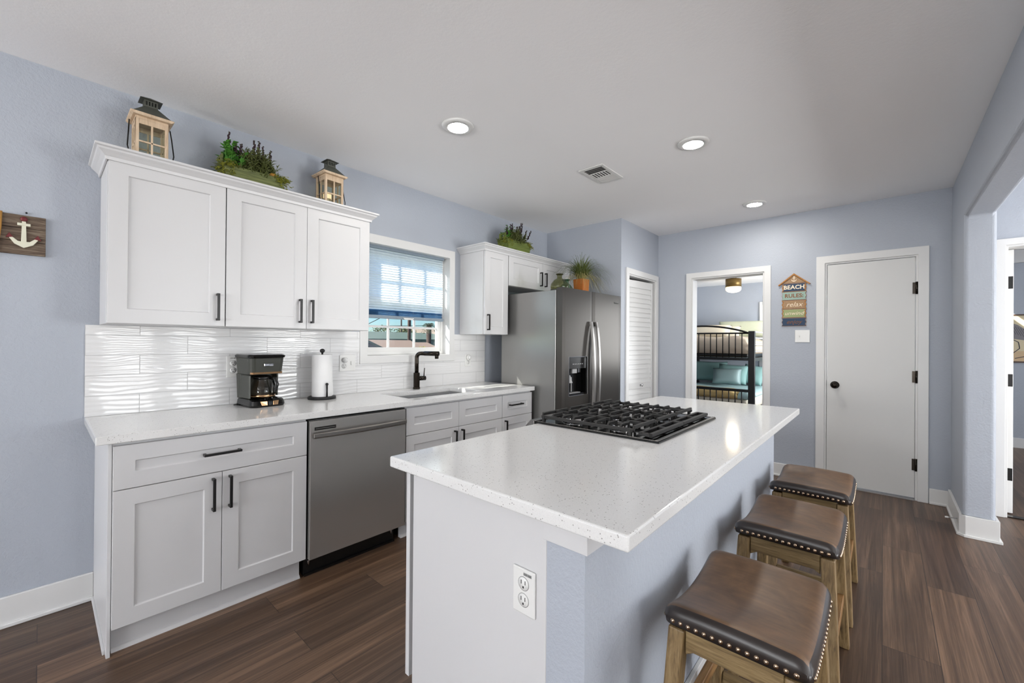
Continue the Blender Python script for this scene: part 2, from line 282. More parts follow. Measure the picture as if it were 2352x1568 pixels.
# ------------------------------------------------------------------ helpers: mesh
ORG = {}
class MB:
    def __init__(s): s.v = []; s.f = []; s.sm = []
    def add(s, verts, faces, smooth=False):
        n = len(s.v); s.v += [Vector(p) for p in verts]; s.f += [tuple(i+n for i in f) for f in faces]; s.sm += [smooth]*len(faces); return s
    def box(s, x0, x1, y0, y1, z0, z1):
        x0, x1 = sorted((x0, x1)); y0, y1 = sorted((y0, y1)); z0, z1 = sorted((z0, z1))
        return s.add([(x0, y0, z0), (x1, y0, z0), (x1, y1, z0), (x0, y1, z0), (x0, y0, z1), (x1, y0, z1), (x1, y1, z1), (x0, y1, z1)],
                     [(0, 3, 2, 1), (4, 5, 6, 7), (0, 1, 5, 4), (1, 2, 6, 5), (2, 3, 7, 6), (3, 0, 4, 7)])
    def hexa(s, lo, hi):   # two quads (4 pts each)
        return s.add(list(lo)+list(hi), [(0, 3, 2, 1), (4, 5, 6, 7), (0, 1, 5, 4), (1, 2, 6, 5), (2, 3, 7, 6), (3, 0, 4, 7)])
    def bar(s, a, b, w, h, upv=(0, 0, 1)):   # rectangular bar from a to b
        a, b = Vector(a), Vector(b); d = (b-a).normalized(); u = Vector(upv)
        if abs(d.dot(u)) > 0.98: u = Vector((1, 0, 0))
        sd = d.cross(u).normalized()*(w/2); uu = sd.cross(d).normalized()*(h/2)
        lo = [a-sd-uu, a+sd-uu, a+sd+uu, a-sd+uu]; hi = [b-sd-uu, b+sd-uu, b+sd+uu, b-sd+uu]
        return s.hexa(lo, hi)
    def prism(s, pts, axis, a, b):   # pts in the plane of the other two axes, extruded along axis a..b
        n = len(pts); i = 'xyz'.index(axis)
        def mk(p, t):
            q = [p[0], p[1]]; q.insert(i, t); return tuple(q)
        vs = [mk(p, a) for p in pts]+[mk(p, b) for p in pts]
        fs = [tuple(range(n-1, -1, -1)), tuple(range(n, 2*n))]+[(k, (k+1) % n, (k+1) % n+n, k+n) for k in range(n)]
        return s.add(vs, fs)
    def tube(s, pts, r, seg=8, caps=True):
        pts = [Vector(p) for p in pts]; rs = r if isinstance(r, (list, tuple)) else [r]*len(pts)
        rings = []; prev = None
        for k, p in enumerate(pts):
            d = (pts[min(k+1, len(pts)-1)]-pts[max(k-1, 0)]).normalized()
            if prev is None:
                u = Vector((0, 0, 1)) if abs(d.z) < 0.9 else Vector((1, 0, 0))
                sd = d.cross(u).normalized()
            else: sd = (prev-d*prev.dot(d)).normalized()
            prev = sd; uu = d.cross(sd)
            rings.append([p+(sd*math.cos(2*PI*j/seg)+uu*math.sin(2*PI*j/seg))*rs[k] for j in range(seg)])
        vs = [q for r_ in rings for q in r_]; fs = []
        for k in range(len(pts)-1):
            for j in range(seg):
                a = k*seg+j; b = k*seg+(j+1) % seg; fs.append((a, b, b+seg, a+seg))
        s.add(vs, fs, True)
        if caps:
            n = len(s.v)-len(vs)
            s.f += [tuple(n+j for j in range(seg-1, -1, -1)), tuple(n+len(vs)-seg+j for j in range(seg))]; s.sm += [False, False]
        return s
    def lathe(s, prof, c=(0, 0, 0), seg=24, axis='z', sx=1, sy=1, smooth=True):
        vs = []; fs = []; n = len(prof)
        for r, z in prof:
            for j in range(seg):
                a = 2*PI*j/seg; p = (r*math.cos(a)*sx, r*math.sin(a)*sy, z)
                if axis == 'y': p = (p[0], -z, p[1])
                if axis == 'x': p = (-z, p[0], p[1])
                vs.append((c[0]+p[0], c[1]+p[1], c[2]+p[2]))
        for k in range(n-1):
            for j in range(seg):
                a = k*seg+j; b = k*seg+(j+1) % seg; fs.append((a, b, b+seg, a+seg))
        s.add(vs, fs, smooth); m0 = len(s.v)-len(vs)
        if prof[0][0] > 1e-5: s.f.append(tuple(m0+j for j in range(seg-1, -1, -1))); s.sm.append(False)
        if prof[-1][0] > 1e-5: s.f.append(tuple(m0+(n-1)*seg+j for j in range(seg))); s.sm.append(False)
        return s
    def ball(s, c, r, seg=12, rings=7, sx=1, sy=1, sz=1):
        pr = [(max(1e-4, r*math.sin(PI*k/rings)), -r*math.cos(PI*k/rings)*sz) for k in range(rings+1)]
        return s.lathe(pr, c, seg, 'z', sx, sy)
    def strip(s, secs):   # loft of quads with end caps
        vs = [p for q in secs for p in q]; m = len(secs); fs = [(3, 2, 1, 0), (4*m-4, 4*m-3, 4*m-2, 4*m-1)]
        for k in range(m-1):
            for j in range(4): a = 4*k+j; b = 4*k+(j+1) % 4; fs.append((a, b, b+4, a+4))
        return s.add(vs, fs)
    def xf(s, mat):
        s.v = [mat @ p for p in s.v]; return s
    def join(s, o): return s.add(o.v, [f for f in o.f]) if not o.sm else s._j(o)
    def _j(s, o):
        n = len(s.v); s.v += o.v; s.f += [tuple(i+n for i in f) for f in o.f]; s.sm += o.sm; return s
    def build(s, name, mat, parent=None, bevel=0, seg=1, solo=False):
        org = ORG.get(parent, Vector((0, 0, 0))) if parent else Vector((0, 0, 0))
        if solo and not parent:
            xs = [p.x for p in s.v]; ys = [p.y for p in s.v]; zs = [p.z for p in s.v]
            org = Vector(((min(xs)+max(xs))/2, (min(ys)+max(ys))/2, min(zs)))
        me = bpy.data.meshes.new(name); me.from_pydata([p-org for p in s.v], [], s.f)
        for p, q in zip(me.polygons, s.sm): p.use_smooth = q
        bm = bmesh.new(); bm.from_mesh(me); bmesh.ops.remove_doubles(bm, verts=bm.verts, dist=1e-6); bmesh.ops.recalc_face_normals(bm, faces=bm.faces); bm.to_mesh(me); bm.free()
        me.materials.append(mat if not isinstance(mat, str) else M[mat])
        o = bpy.data.objects.new(name, me); COL.objects.link(o)
        if parent: o.parent = parent; ORG[o] = org
        else:
            o.location = org; ORG[o] = org
        if bevel:
            b = o.modifiers.new('bevel', 'BEVEL'); b.width = bevel; b.segments = seg; b.limit_method = 'ANGLE'; b.angle_limit = math.radians(40)
        return o
def tag(o, label=None, cat=None, group=None, kind=None):
    if label: o['label'] = label
    if cat: o['category'] = cat
    if group: o['group'] = group
    if kind: o['kind'] = kind
    return o
def thing(name, label, cat, loc=(0, 0, 0), group=None, local=False, rz=0, kind=None):
    o = bpy.data.objects.new(name, None); COL.objects.link(o); o.location = loc; o.rotation_euler = (0, 0, rz); o.empty_display_size = 0.1
    ORG[o] = Vector((0, 0, 0)) if local else Vector(loc)
    return tag(o, label, cat, group, kind)
def struct(name, mb, mat, label=None, bevel=0, seg=1, cat=None):
    o = mb.build(name, mat, None, bevel, seg, solo=True); return tag(o, label, cat, kind='structure')
def copy_tree(o, parent=None):
    c = o.copy(); COL.objects.link(c)
    if parent: c.parent = parent
    for ch in list(o.children): copy_tree(ch, c)
    return c
def grid_wall(axis, t0, t1, ulo, uhi, zlo, zhi, holes):   # wall in plane 'axis' const; holes (u0,u1,z0,z1)
    us = sorted({ulo, uhi, *[h[0] for h in holes], *[h[1] for h in holes]}); zs = sorted({zlo, zhi, *[h[2] for h in holes], *[h[3] for h in holes]})
    us = [u for u in us if ulo <= u <= uhi]; zs = [z for z in zs if zlo <= z <= zhi]
    mb = MB()
    for i in range(len(us)-1):
        cu = (us[i]+us[i+1])/2; run = None
        for j in range(len(zs)-1):
            cz = (zs[j]+zs[j+1])/2; solid = not any(h[0] < cu < h[1] and h[2] < cz < h[3] for h in holes)
            if solid: run = (run[0] if run else zs[j], zs[j+1])
            if run and (not solid or j == len(zs)-2):
                if axis == 'y': mb.box(us[i], us[i+1], t0, t1, *run)
                else: mb.box(t0, t1, us[i], us[i+1], *run)
                run = None
    return mb
def shaker(x0, x1, z0, z1, yf, th=0.02, st=0.062, rec=0.008):
    s2 = st; yb = yf+th
    o = [(x0, z0), (x1, z0), (x1, z1), (x0, z1)]; i = [(x0+s2, z0+s2), (x1-s2, z0+s2), (x1-s2, z1-s2), (x0+s2, z1-s2)]
    e = 0.003; ii = [(i[0][0]+e, i[0][1]+e), (i[1][0]-e, i[1][1]+e), (i[2][0]-e, i[2][1]-e), (i[3][0]+e, i[3][1]-e)]
    vs = [(a, yf, b) for a, b in o]+[(a, yf, b) for a, b in i]+[(a, yf+rec, b) for a, b in ii]+[(a, yb, b) for a, b in o]
    fs = []
    for k in range(4):
        n = (k+1) % 4; fs += [(k, n, n+4, k+4), (k+4, n+4, n+8, k+8), (k+12, n+12, n, k)]
    fs += [(8, 9, 10, 11), (15, 14, 13, 12)]
    return MB().add(vs, fs)
def pull(parent, x, z, yf, length=0.142, vertical=True):
    mb = MB(); h = length/2; s = 0.0055; d = 0.034
    if vertical:
        mb.box(x-s, x+s, yf-d, yf-d+0.011, z-h, z+h)
        for q in (-1, 1): mb.box(x-s, x+s, yf-d+0.011, yf, z+q*(h-s)-s, z+q*(h-s)+s)
    else:
        mb.box(x-h, x+h, yf-d, yf-d+0.011, z-s, z+s)
        for q in (-1, 1): mb.box(x+q*(h-s)-s, x+q*(h-s)+s, yf-d+0.011, yf, z-s, z+s)
    return mb.build('handle', 'black_metal', parent, 0.0008)
def text_mb(txt, size, depth=0.002, shear=0.0, bold=0.0, space=1.0):
    cu = bpy.data.curves.new('lettering', 'FONT'); cu.body = txt; cu.size = size; cu.extrude = depth/2; cu.shear = shear; cu.offset = bold
    cu.align_x = 'CENTER'; cu.align_y = 'CENTER'; cu.space_character = space; cu.resolution_u = 3
    o = bpy.data.objects.new('lettering', cu); COL.objects.link(o)
    dg = bpy.context.evaluated_depsgraph_get(); me = bpy.data.meshes.new_from_object(o.evaluated_get(dg))
    mb = MB().add([v.co for v in me.vertices], [tuple(p.vertices) for p in me.polygons])
    bpy.data.objects.remove(o); bpy.data.meshes.remove(me); return mb
FACE_NY = Matrix(((1, 0, 0, 0), (0, 0, -1, 0), (0, 1, 0, 0), (0, 0, 0, 1)))     # text seen from -y
FACE_NX = Matrix(((0, 0, -1, 0), (-1, 0, 0, 0), (0, 1, 0, 0), (0, 0, 0, 1)))    # text seen from -x

# ================================================================== THE SETTING
XA, XB, YA, YR, YC, ZC = 3.955, 4.90, 2.97, 2.02, -0.41, 2.591
XW, YS = -6.0, -4.5
struct('floor', MB().box(XW-0.1, 9.2, -4.7, 3.4, -0.1, 0), 'floor', 'dark brown wood plank floor running through the kitchen and rooms')
struct('ceiling', MB().box(XW-0.1, XB+0.12, YS-0.1, 3.1, ZC, ZC+0.12), 'ceiling', 'white textured kitchen ceiling with recessed lights')
struct('wall_left', grid_wall('y', YA, YA+0.14, XW, XB+0.12, 0, ZC, [(1.659, 2.471, 1.19, 2.068)]), 'wall', 'blue grey wall behind the sink counter')
struct('wall_alcove', MB().box(XA, XA+0.1, YR-0.0, YA, 0, ZC), 'wall', 'blue grey side wall of the refrigerator alcove')
struct('wall_closet', grid_wall('y', YR, YR+0.1, XA+0.1, XB, 0, ZC, [(4.115, 4.82, 0, 2.04)]), 'wall', 'blue grey wall around the louvered closet door')
DO = (0.912, 1.63); DD = (-0.215, 0.415); DH = (-1.48, -0.695)
struct('wall_back', grid_wall('x', XB, XB+0.12, YS, YA, 0, ZC, [(DO[0], DO[1], 0, 2.045), (DD[0], DD[1], 0, 2.07), (DH[0], DH[1], 0, 2.075)]), 'wall', 'blue grey back wall with the bedroom doorway and white door')
struct('wall_header', MB().prism([(0.88, ZC), (0.88, 0), (1.04, 0), (1.04, 2.196), (4.22, 2.196), (4.22, 0), (XB, 0), (XB, ZC)], 'y', -0.563, YC), 'wall', 'blue grey dropped beam and short column beside the white door', 0.022, 4)  # beam ends at an added unseen post so rear light reaches the ceiling
struct('wall_right', grid_wall('y', YS-0.12, YS, XW, XB+4.2, 0, ZC, [(0.74, 1.36, 0.1, 2.2), (1.69, 2.31, 0.1, 2.2), (3.1, 4.34, 0.1, 2.15), (5.85, 7.35, 0.85, 2.15)]), 'wall')
struct('wall_rear', grid_wall('x', XW-0.12, XW, YS, YA+0.14, 0, ZC, [(-2.0, -0.4, 0.85, 2.15), (0.5, 2.1, 0.5, 2.2)]), 'wall')  # unseen wall set far back to even the light; openings suit the fill lamps
# bedroom beyond the open doorway and guest room beyond the hall doorway
struct('ceiling_bedroom', MB().box(XB+0.12, 9.2, -0.4, 3.4, 2.485, 2.58), 'ceiling', 'white bedroom ceiling beyond the doorway')
struct('wall_bedroom_far', grid_wall('x', 9.06, 9.18, -0.4, 3.4, 0, 2.485, [(0.85, 1.70, 0.75, 2.05)]), 'wall', 'lavender blue bedroom wall behind the bunk bed')
struct('wall_bedroom_left', MB().box(XB+0.12, 9.06, 3.1, 3.2, 0, 2.485), 'wall')
struct('wall_bedroom_right', grid_wall('y', -0.5, -0.4, XB+0.12, 9.18, 0, 2.485, [(6.95, 8.25, 0.85, 2.15)]), 'wall')
struct('ceiling_guest', MB().box(XB+0.12, 9.1, YS, -0.5, 2.555, 2.591), 'ceiling')
struct('wall_guest_far', MB().box(8.38, 8.5, YS, -0.5, 0, 2.555), 'wall', 'blue grey wall with the bird print in the room at right')
struct('trim_crown_guest', MB().box(8.36, 8.38, YS, -0.5, 2.385, 2.555), 'trim', None, 0.004)
struct('baseboard_guest', MB().box(8.365, 8.38, YS, -0.5, 0, 0.125), 'trim', 'white baseboard below the bird print')
# baseboards
def baseb(name, x0, x1, y0, y1, label, h=0.136):
    struct(name, MB().box(x0, x1, y0, y1, 0, h)._j(MB().box(x0-(0.012 if x1-x0 < 0.05 else 0), x1, y0-(0.012 if y1-y0 < 0.05 else 0), y1, 0, 0.018)), 'trim', label, 0.003)
baseb('baseboard_left', XW, 0.186, YA-0.015, YA, 'white baseboard on the wall left of the base cabinet')
baseb('baseboard_back', XB-0.015, XB, 0.50, 0.845, 'white baseboard between the doorway and the white door', 0.125)
baseb('baseboard_back_right', XB-0.015, XB, YC, -0.285, 'short white baseboard between white door and column', 0.125)
# baseboard wrapping the column foot
cbm = MB(); t_ = 0.016
cbm.prism([(4.22-t_, -0.563-t_), (4.885, -0.563-t_), (4.885, -0.563), (4.22, -0.563), (4.22, YC), (4.885, YC), (4.885, YC+t_), (4.22+0.012, YC+t_), (4.22-t_, YC-0.012)], 'z', 0, 0.145)
cbm.prism([(4.22-t_-0.012, -0.563-t_-0.012), (4.885, -0.563-t_-0.012), (4.885, -0.563-t_), (4.22-t_, -0.563-t_), (4.22-t_, YC), (4.24, YC+t_), (4.885, YC+t_), (4.885, YC+t_+0.012), (4.225, YC+t_+0.012), (4.22-t_-0.012, YC-0.005)], 'z', 0, 0.018)
struct('baseboard_column', cbm, 'trim', 'white baseboard wrapped around the foot of the column', 0.002)
# door casings
def casing_x(name, y0, y1, z1, label, xf=XB, wdt=0.072, jamb=0.14, z0=0, yw=None):
    mb = MB(); t = 0.016; x0 = xf-t
    mb.prism([(y0-wdt, z0), (y0, z0), (y0, z1), (y1, z1), (y1, z0), (y1+wdt, z0), (y1+wdt, z1+wdt), (y0-wdt, z1+wdt)], 'x', x0, xf)
    e = 0.0012; mb.prism([(y0-e, z0), (y0+0.014, z0), (y0+0.014, z1-0.014), (y1-0.014, z1-0.014), (y1-0.014, z0), (y1+e, z0), (y1+e, z1+e), (y0-e, z1+e)], 'x', xf-0.004, xf+jamb)
    return struct(name, mb, 'trim', label, 0.002)
casing_x('trim_1', DO[0], DO[1], 2.045, 'white casing around the open bedroom doorway', wdt=0.058)
casing_x('trim_2', DD[0], DD[1], 2.07, 'white casing around the closed flat door', wdt=0.066)
casing_x('trim_3', DH[0], DH[1], 2.075, 'white casing of the hall doorway right of the column', wdt=0.05)
struct('trim_threshold', MB().box(XB+0.005, XB+0.06, DH[0]+0.015, DH[1]-0.015, 0, 0.008), 'bronze', 'dark threshold strip in the hall doorway')
mb = MB(); mb.prism([(4.115-0.06, 0), (4.115, 0), (4.115, 2.04), (4.82, 2.04), (4.82, 0), (4.88, 0), (4.88, 2.10), (4.055, 2.10)], 'y', YR-0.016, YR)
mb.prism([(4.1138, 0), (4.129, 0), (4.129, 2.026), (4.806, 2.026), (4.806, 0), (4.8212, 0), (4.8212, 2.0412), (4.1138, 2.0412)], 'y', YR-0.004, YR+0.1)
struct('trim_4', mb, 'trim', 'white casing around the louvered closet door', 0.002)
struct('wall_closet_inside', MB().box(XA+0.1, XB, 2.60, 2.64, 0, ZC), 'wall')
# flat white door
d2 = thing('door_2', 'closed flat white door with bronze knob and three black hinges', 'door', (XB+0.02, 0.1, 0), kind='structure')
MB().box(XB+0.004, XB+0.04, DD[0]+0.017, DD[1]-0.017, 0.02, 2.052).build('panel', 'door', d2, 0.002)
struct('trim_door_sill', MB().box(XB-0.01, XB+0.05, DD[0]+0.015, DD[1]-0.015, 0, 0.012), 'gray_plastic')
kb = MB(); kb.lathe([(0.034, 0), (0.034, 0.006), (0.012, 0.01), (0.011, 0.03), (0.024, 0.04), (0.028, 0.052), (0.022, 0.062), (0.0001, 0.064)], (XB+0.004, 0.338, 0.934), 24, 'x'); k_ = kb.build('knob', 'bronze', d2)
for z in (1.79, 1.04, 0.30):
    h_ = MB().tube([(XB-0.006, DD[0]+0.008, z-0.052), (XB-0.006, DD[0]+0.008, z+0.052)], 0.0085, 10)
    h_._j(MB().box(XB-0.003, XB+0.005, DD[0]+0.006, DD[0]+0.034, z-0.048, z+0.048)); h_.build('hinge', 'bronze', d2)
# hinge leaves of the bedroom doorway
for q, z in enumerate((1.76, 1.02)):
    o = MB().box(XB+0.012, XB+0.052, DO[0]+0.0145, DO[0]+0.018, z-0.047, z+0.047).build('hinge_leaf', 'black_metal', None, 0.0015, 2, solo=True)
    tag(o, ('upper ', 'lower ')[q]+'black hinge leaf on the right jamb of the bedroom doorway', 'hinge')
d3 = thing('door_3', 'white door standing open into the room right of the column, black hinges on its edge', 'door', (XB+0.45, -0.73, 0), kind='structure')
MB().box(XB+0.104, XB+0.85, -0.752, -0.714, 0.012, 2.055).build('panel', 'trim', d3, 0.002)
for z in (1.80, 1.04, 0.31): MB().box(XB+0.1015, XB+0.1038, -0.749, -0.721, z-0.048, z+0.048).build('hinge_leaf', 'black_metal', d3, 0.001)
# louvered bifold closet door
d1 = thing('door_1', 'white louvered bifold closet door standing slightly ajar', 'door', (4.3, 2.07, 0), kind='structure')
def louver(name, a, b, n, knob=False):
    ax, ay = a; bx, by = b; L = math.hypot(bx-ax, by-ay); ang = math.atan2(by-ay, bx-ax)
    mt = Matrix.Translation((ax, ay, 0)) @ Matrix.Rotation(ang, 4, 'Z')
    fr = MB(); st = 0.035
    fr.box(0, st, -0.014, 0.014, 0.02, 2.0); fr.box(L-st, L, -0.014, 0.014, 0.02, 2.0); fr.box(st, L-st, -0.014, 0.014, 1.92, 2.0); fr.box(st, L-st, -0.014, 0.014, 0.02, 0.14); fr.box(st, L-st, -0.014, 0.014, 0.80, 0.87)
    p = fr.xf(mt).build(name, 'trim', d1, 0.002)
    sl = MB()
    def slats(z0, z1, k):
        for i in range(k):
            z = z0+(z1-z0)*(i+0.5)/k; hh = (z1-z0)/k*0.62
            sl.hexa([(st, -0.0125, z-hh), (L-st, -0.0125, z-hh), (L-st, -0.0065, z-hh), (st, -0.0065, z-hh)], [(st, -0.003, z+hh), (L-st, -0.003, z+hh), (L-st, 0.003, z+hh), (st, 0.003, z+hh)])
    slats(0.87, 1.92, 20); slats(0.14, 0.80, 12)
    sl.xf(mt).build('louver_slats', 'trim', p)
    if knob:
        MB().lathe([(0.006, 0), (0.006, 0.012), (0.015, 0.02), (0.016, 0.028), (0.0001, 0.033)], (0, 0, 0), 18, 'y').xf(mt @ Matrix.Translation((L*0.52, -0.014, 0.84))).build('knob', 'chrome', p)
louver('leaf', (4.20, 2.085), (4.735, 2.03), 22, True)
louver('leaf', (4.79, 2.11), (4.748, 2.045), 22)
# -------- kitchen window
w1 = thing('window_1', 'white framed kitchen window over the sink with grid muntins', 'window', (2.065, 3.05, 1.19), kind='structure')
mb = MB(); X0, X1, Z0, Z1 = 1.659, 2.471, 1.19, 2.068; wc = 0.058
fr_o = [(X0-wc, Z0-wc), (X1+wc, Z0-wc), (X1+wc, Z1+wc+0.008), (X0-wc, Z1+wc+0.008)]; fr_i = [(X0+.003, Z0+.003), (X1-.003, Z0+.003), (X1-.003, Z1-.003), (X0+.003, Z1-.003)]
for y in (YA-0.018,):
    vs = [(a, y, b) for a, b in fr_o]+[(a, y, b) for a, b in fr_i]+[(a, YA, b) for a, b in fr_o]+[(a, YA+0.13, b) for a, b in fr_i]; fs = []
    for k in range(4):
        n = (k+1) % 4; fs += [(k, n, n+4, k+4), (k, k+8, n+8, n), (k+4, n+4, n+12, k+12), (k+8, k+12, n+12, n+8)]
    mb.add(vs, fs)
mb.build('casing', 'trim', w1, 0.002)
mb = MB()
def ring(mb, x0, x1, z0, z1, t, ya, yb):
    mb.box(x0, x1, ya, yb, z0, z0+t); mb.box(x0, x1, ya, yb, z1-t, z1); mb.box(x0, x0+t, ya, yb, z0+t, z1-t); mb.box(x1-t, x1, ya, yb, z0+t, z1-t)
ring(mb, X0+0.0035, X1-0.0035, Z0+0.0035, Z1-0.0035, 0.028, 3.04, 3.098); mb.build('frame', 'white_plastic', w1, 0.002)
mb = MB(); ring(mb, X0+0.03, X1-0.03, Z0+0.03, 1.64, 0.034, 3.05, 3.085); ring(mb, X0+0.03, X1-0.03, 1.64, Z1-0.03, 0.034, 3.06, 3.094); mb.build('sash', 'white_plastic', w1, 0.002)
mb = MB()
for xx in (1.912, 2.168): mb.box(xx-0.009, xx+0.009, 3.066, 3.078, Z0+0.06, 1.61); mb.box(xx-0.009, xx+0.009, 3.072, 3.084, 1.67, Z1-0.06)
for z in (1.425,): mb.box(X0+0.06, X1-0.06, 3.0665, 3.0775, z-0.009, z+0.009)
mb.box(X0+0.06, X1-0.06, 3.0725, 3.0835, 1.85-0.009, 1.85+0.009)
mb.build('muntin_grid', 'white_plastic', w1)
MB().box(X0+0.05, X1-0.05, 3.071, 3.073, Z0+0.05, 1.62).build('glass', 'glass', w1); MB().box(X0+0.05, X1-0.05, 3.077, 3.079, 1.66, Z1-0.05).build('glass', 'glass', w1)
# other windows outside the frame (the rear-wall pair is added for fill light)
def plain_window(n, axis, p, u0, u1, z0, z1, mull=True):
    mb = MB()
    def bx(a0, a1, c0, c1, d=0.03):
        if axis == 'y': mb.box(a0, a1, p-0.1, p-0.1+d, c0, c1)
        else: mb.box(p-0.1, p-0.1+d, a0, a1, c0, c1)
    bx(u0, u1, z0, z0+0.03); bx(u0, u1, z1-0.03, z1); bx(u0, u0+0.03, z0, z1); bx(u1-0.03, u1, z0, z1)
    if mull: bx(u0, u1, (z0+z1)/2-0.015, (z0+z1)/2+0.015)
    struct('window_%d' % n, mb, 'white_plastic')
plain_window(2, 'y', YS, 0.74, 1.36, 0.1, 2.2, False); plain_window(3, 'y', YS, 1.69, 2.31, 0.1, 2.2, False); plain_window(4, 'y', YS, 3.1, 4.34, 0.1, 2.15, False)
plain_window(5, 'x', XW, -2.0, -0.4, 0.85, 2.15); plain_window(6, 'x', XW, 0.5, 2.1, 0.5, 2.2)
struct('trim_bedroom_window', MB().prism([(0.79, 0.69), (1.76, 0.69), (1.76, 2.11), (0.79, 2.11), (0.79, 2.05), (1.70, 2.05), (1.70, 0.75), (0.79, 0.75)], 'x', 9.04, 9.06), 'trim', 'white casing of the far bedroom window')
# -------- tile backsplash around the window casing
cw = 0.0585
bs = grid_wall('y', YA-0.010, YA-0.0005, 0.147, 2.929, 0.9145, 1.3735, [(X0-cw, X1+cw, Z0-cw, 1.3735)])
tag(bs.build('tile_backsplash', 'tile', None, solo=True), 'glossy white wavy tile backsplash above the long counter', 'backsplash')

# ================================================================== WALL CABINETS
def wall_cab(label, x0, x1, z0, doors, hz, pulls, zt=2.135, side_l=True):
    t = thing('wall_cabinet', label, 'cabinet', ((x0+x1)/2, 2.83, z0))
    MB().box(x0, x1, 2.661, YA-0.001, z0, zt).build('cabinet_box', 'cab', t, 0.0015)
    for (a, b), px in zip(doors, pulls):
        d = shaker(a, b, z0+0.002, zt-0.002, 2.639, st=0.068).build('door', 'cab', t, 0.001); pull(d, px, hz, 2.639)
    return t
wall_cab('single door white wall cabinet at the far left above the counter', 0.1975, 0.6565, 1.375, [(0.200, 0.6545)], 1.477, [0.620])
wall_cab('double door white wall cabinet left of the kitchen window', 0.6575, 1.495, 1.375, [(0.6595, 1.0775), (1.0795, 1.493)], 1.482, [1.038, 1.107])
wall_cab('narrow tall white wall cabinet right of the window', 2.603, 2.913, 1.375, [(2.608, 2.911)], 1.482, [2.640])
wall_cab('short double door white cabinet above the refrigerator', 2.914, 3.95, 1.840, [(2.920, 3.442), (3.444, 3.946)], 1.952, [3.402, 3.480])
def crown(name, x0, x1, label, endl=True, endr=True, yb=YA-0.001):
    prof = [(0.000, 2.118), (0.007, 2.118), (0.010, 2.132), (0.022, 2.145), (0.033, 2.155), (0.036, 2.163), (0.045, 2.167), (0.045, 2.177), (0.0, 2.177)]
    mb = MB(); y0 = 2.6385; vs = []; n = len(prof)
    path = []
    if endl: path += [('L', x0, yb)]
    path += [('C', x0, y0)] if endl else [('S', x0, y0)]
    path += [('D', x1, y0)] if endr else [('T', x1, y0)]
    if endr: path += [('R', x1, yb)]
    for k, px, py in path:
        for d, z in prof:
            q = {'L': (px-d, py), 'C': (px-d, py-d), 'S': (px, py-d), 'D': (px+d, py-d), 'T': (px, py-d), 'R': (px+d, py)}[k]
            vs.append((q[0], q[1], z))
    fs = []
    for k in range(len(path)-1):
        for j in range(n):
            a = k*n+j; b = k*n+(j+1) % n; fs.append((a, b, b+n, a+n))
    fs += [tuple(range(n)), tuple(range((len(path)-1)*n, len(path)*n))]
    mb.add(vs, fs); o = mb.build(name, 'cab', None, 0.001, solo=True); tag(o, label, 'crown moulding')
crown('crown_molding', 0.1965, 1.496, 'white crown moulding on top of the three door wall cabinets')
crown('crown_molding', 2.602, 3.952, 'white crown moulding above the refrigerator cabinets', True, False)

# ================================================================== BASE CABINETS AND COUNTER
ZD0, ZD1 = 0.116, 0.864
def base_box(t, x0, x1): MB().box(x0, x1, 2.365, YA-0.001, 0.112, 0.877).build('cabinet_box', 'cab', t, 0.001)
def toe(t, x0, x1):
    MB().box(x0, x1, 2.404+0.0, 2.42, 0, 0.1115)._j(MB().prism([(2.404, 0), (2.404, 0.017), (2.397, 0.014), (2.390, 0.004), (2.389, 0)], 'x', x0, x1)).build('toe_kick', 'cab', t)
b1 = thing('base_cabinet', 'white base cabinet at the left end with one drawer over two doors', 'cabinet', (0.58, 2.65, 0))
base_box(b1, 0.199, 0.9685); toe(b1, 0.203, 0.955)
MB().box(0.186, 0.1985, 2.362, YA-0.001, 0.0, 0.877)._j(MB().box(0.178, 0.186, 2.40, 2.95, 0, 0.018)).build('end_panel', 'cab', b1, 0.001)
d = shaker(0.2005, 0.966, 0.683, ZD1, 2.3436, st=0.068).build('drawer', 'cab', b1, 0.001); pull(d, 0.576, 0.773, 2.3436, 0.150, False)
for a, b, px in ((0.2005, 0.5765, 0.541), (0.5790, 0.966, 0.608)):
    d = shaker(a, b, ZD0, 0.6795, 2.3436, st=0.068).build('door', 'cab', b1, 0.001); pull(d, px, 0.583, 2.3436, 0.150)
b2 = thing('base_cabinet', 'white sink base cabinet right of the dishwasher', 'cabinet', (2.06, 2.65, 0))
mb = MB(); mb.box(1.599, 1.615, 2.365, YA-0.001, 0.112, 0.877); mb.box(2.513, 2.5265, 2.365, YA-0.001, 0.112, 0.877); mb.box(1.615, 2.513, 2.365, 2.385, 0.112, 0.877); mb.box(1.615, 2.513, 2.385, YA-0.001, 0.112, 0.13); mb.box(1.615, 2.513, 2.95, YA-0.001, 0.13, 0.877)
mb.build('cabinet_box', 'cab', b2); toe(b2, 1.5955, 2.525)
for a, b in ((1.601, 2.0545), (2.0575, 2.5245)): shaker(a, b, 0.683, ZD1, 2.3436, st=0.064).build('false_drawer_front', 'cab', b2, 0.001)
for a, b, px in ((1.601, 2.0545, 2.014), (2.0575, 2.5245, 2.084)):
    d = shaker(a, b, ZD0, 0.6795, 2.3436, st=0.064).build('door', 'cab', b2, 0.001); pull(d, px, 0.583, 2.3436, 0.150)
b3 = thing('base_cabinet', 'narrow white base cabinet at the refrigerator end of the counter', 'cabinet', (2.72, 2.65, 0))
base_box(b3, 2.527, 2.915); toe(b3, 2.527, 2.912)
d = shaker(2.5285, 2.912, 0.683, ZD1, 2.3436, st=0.064).build('drawer', 'cab', b3, 0.001); pull(d, 2.687, 0.780, 2.3436, 0.16, False)
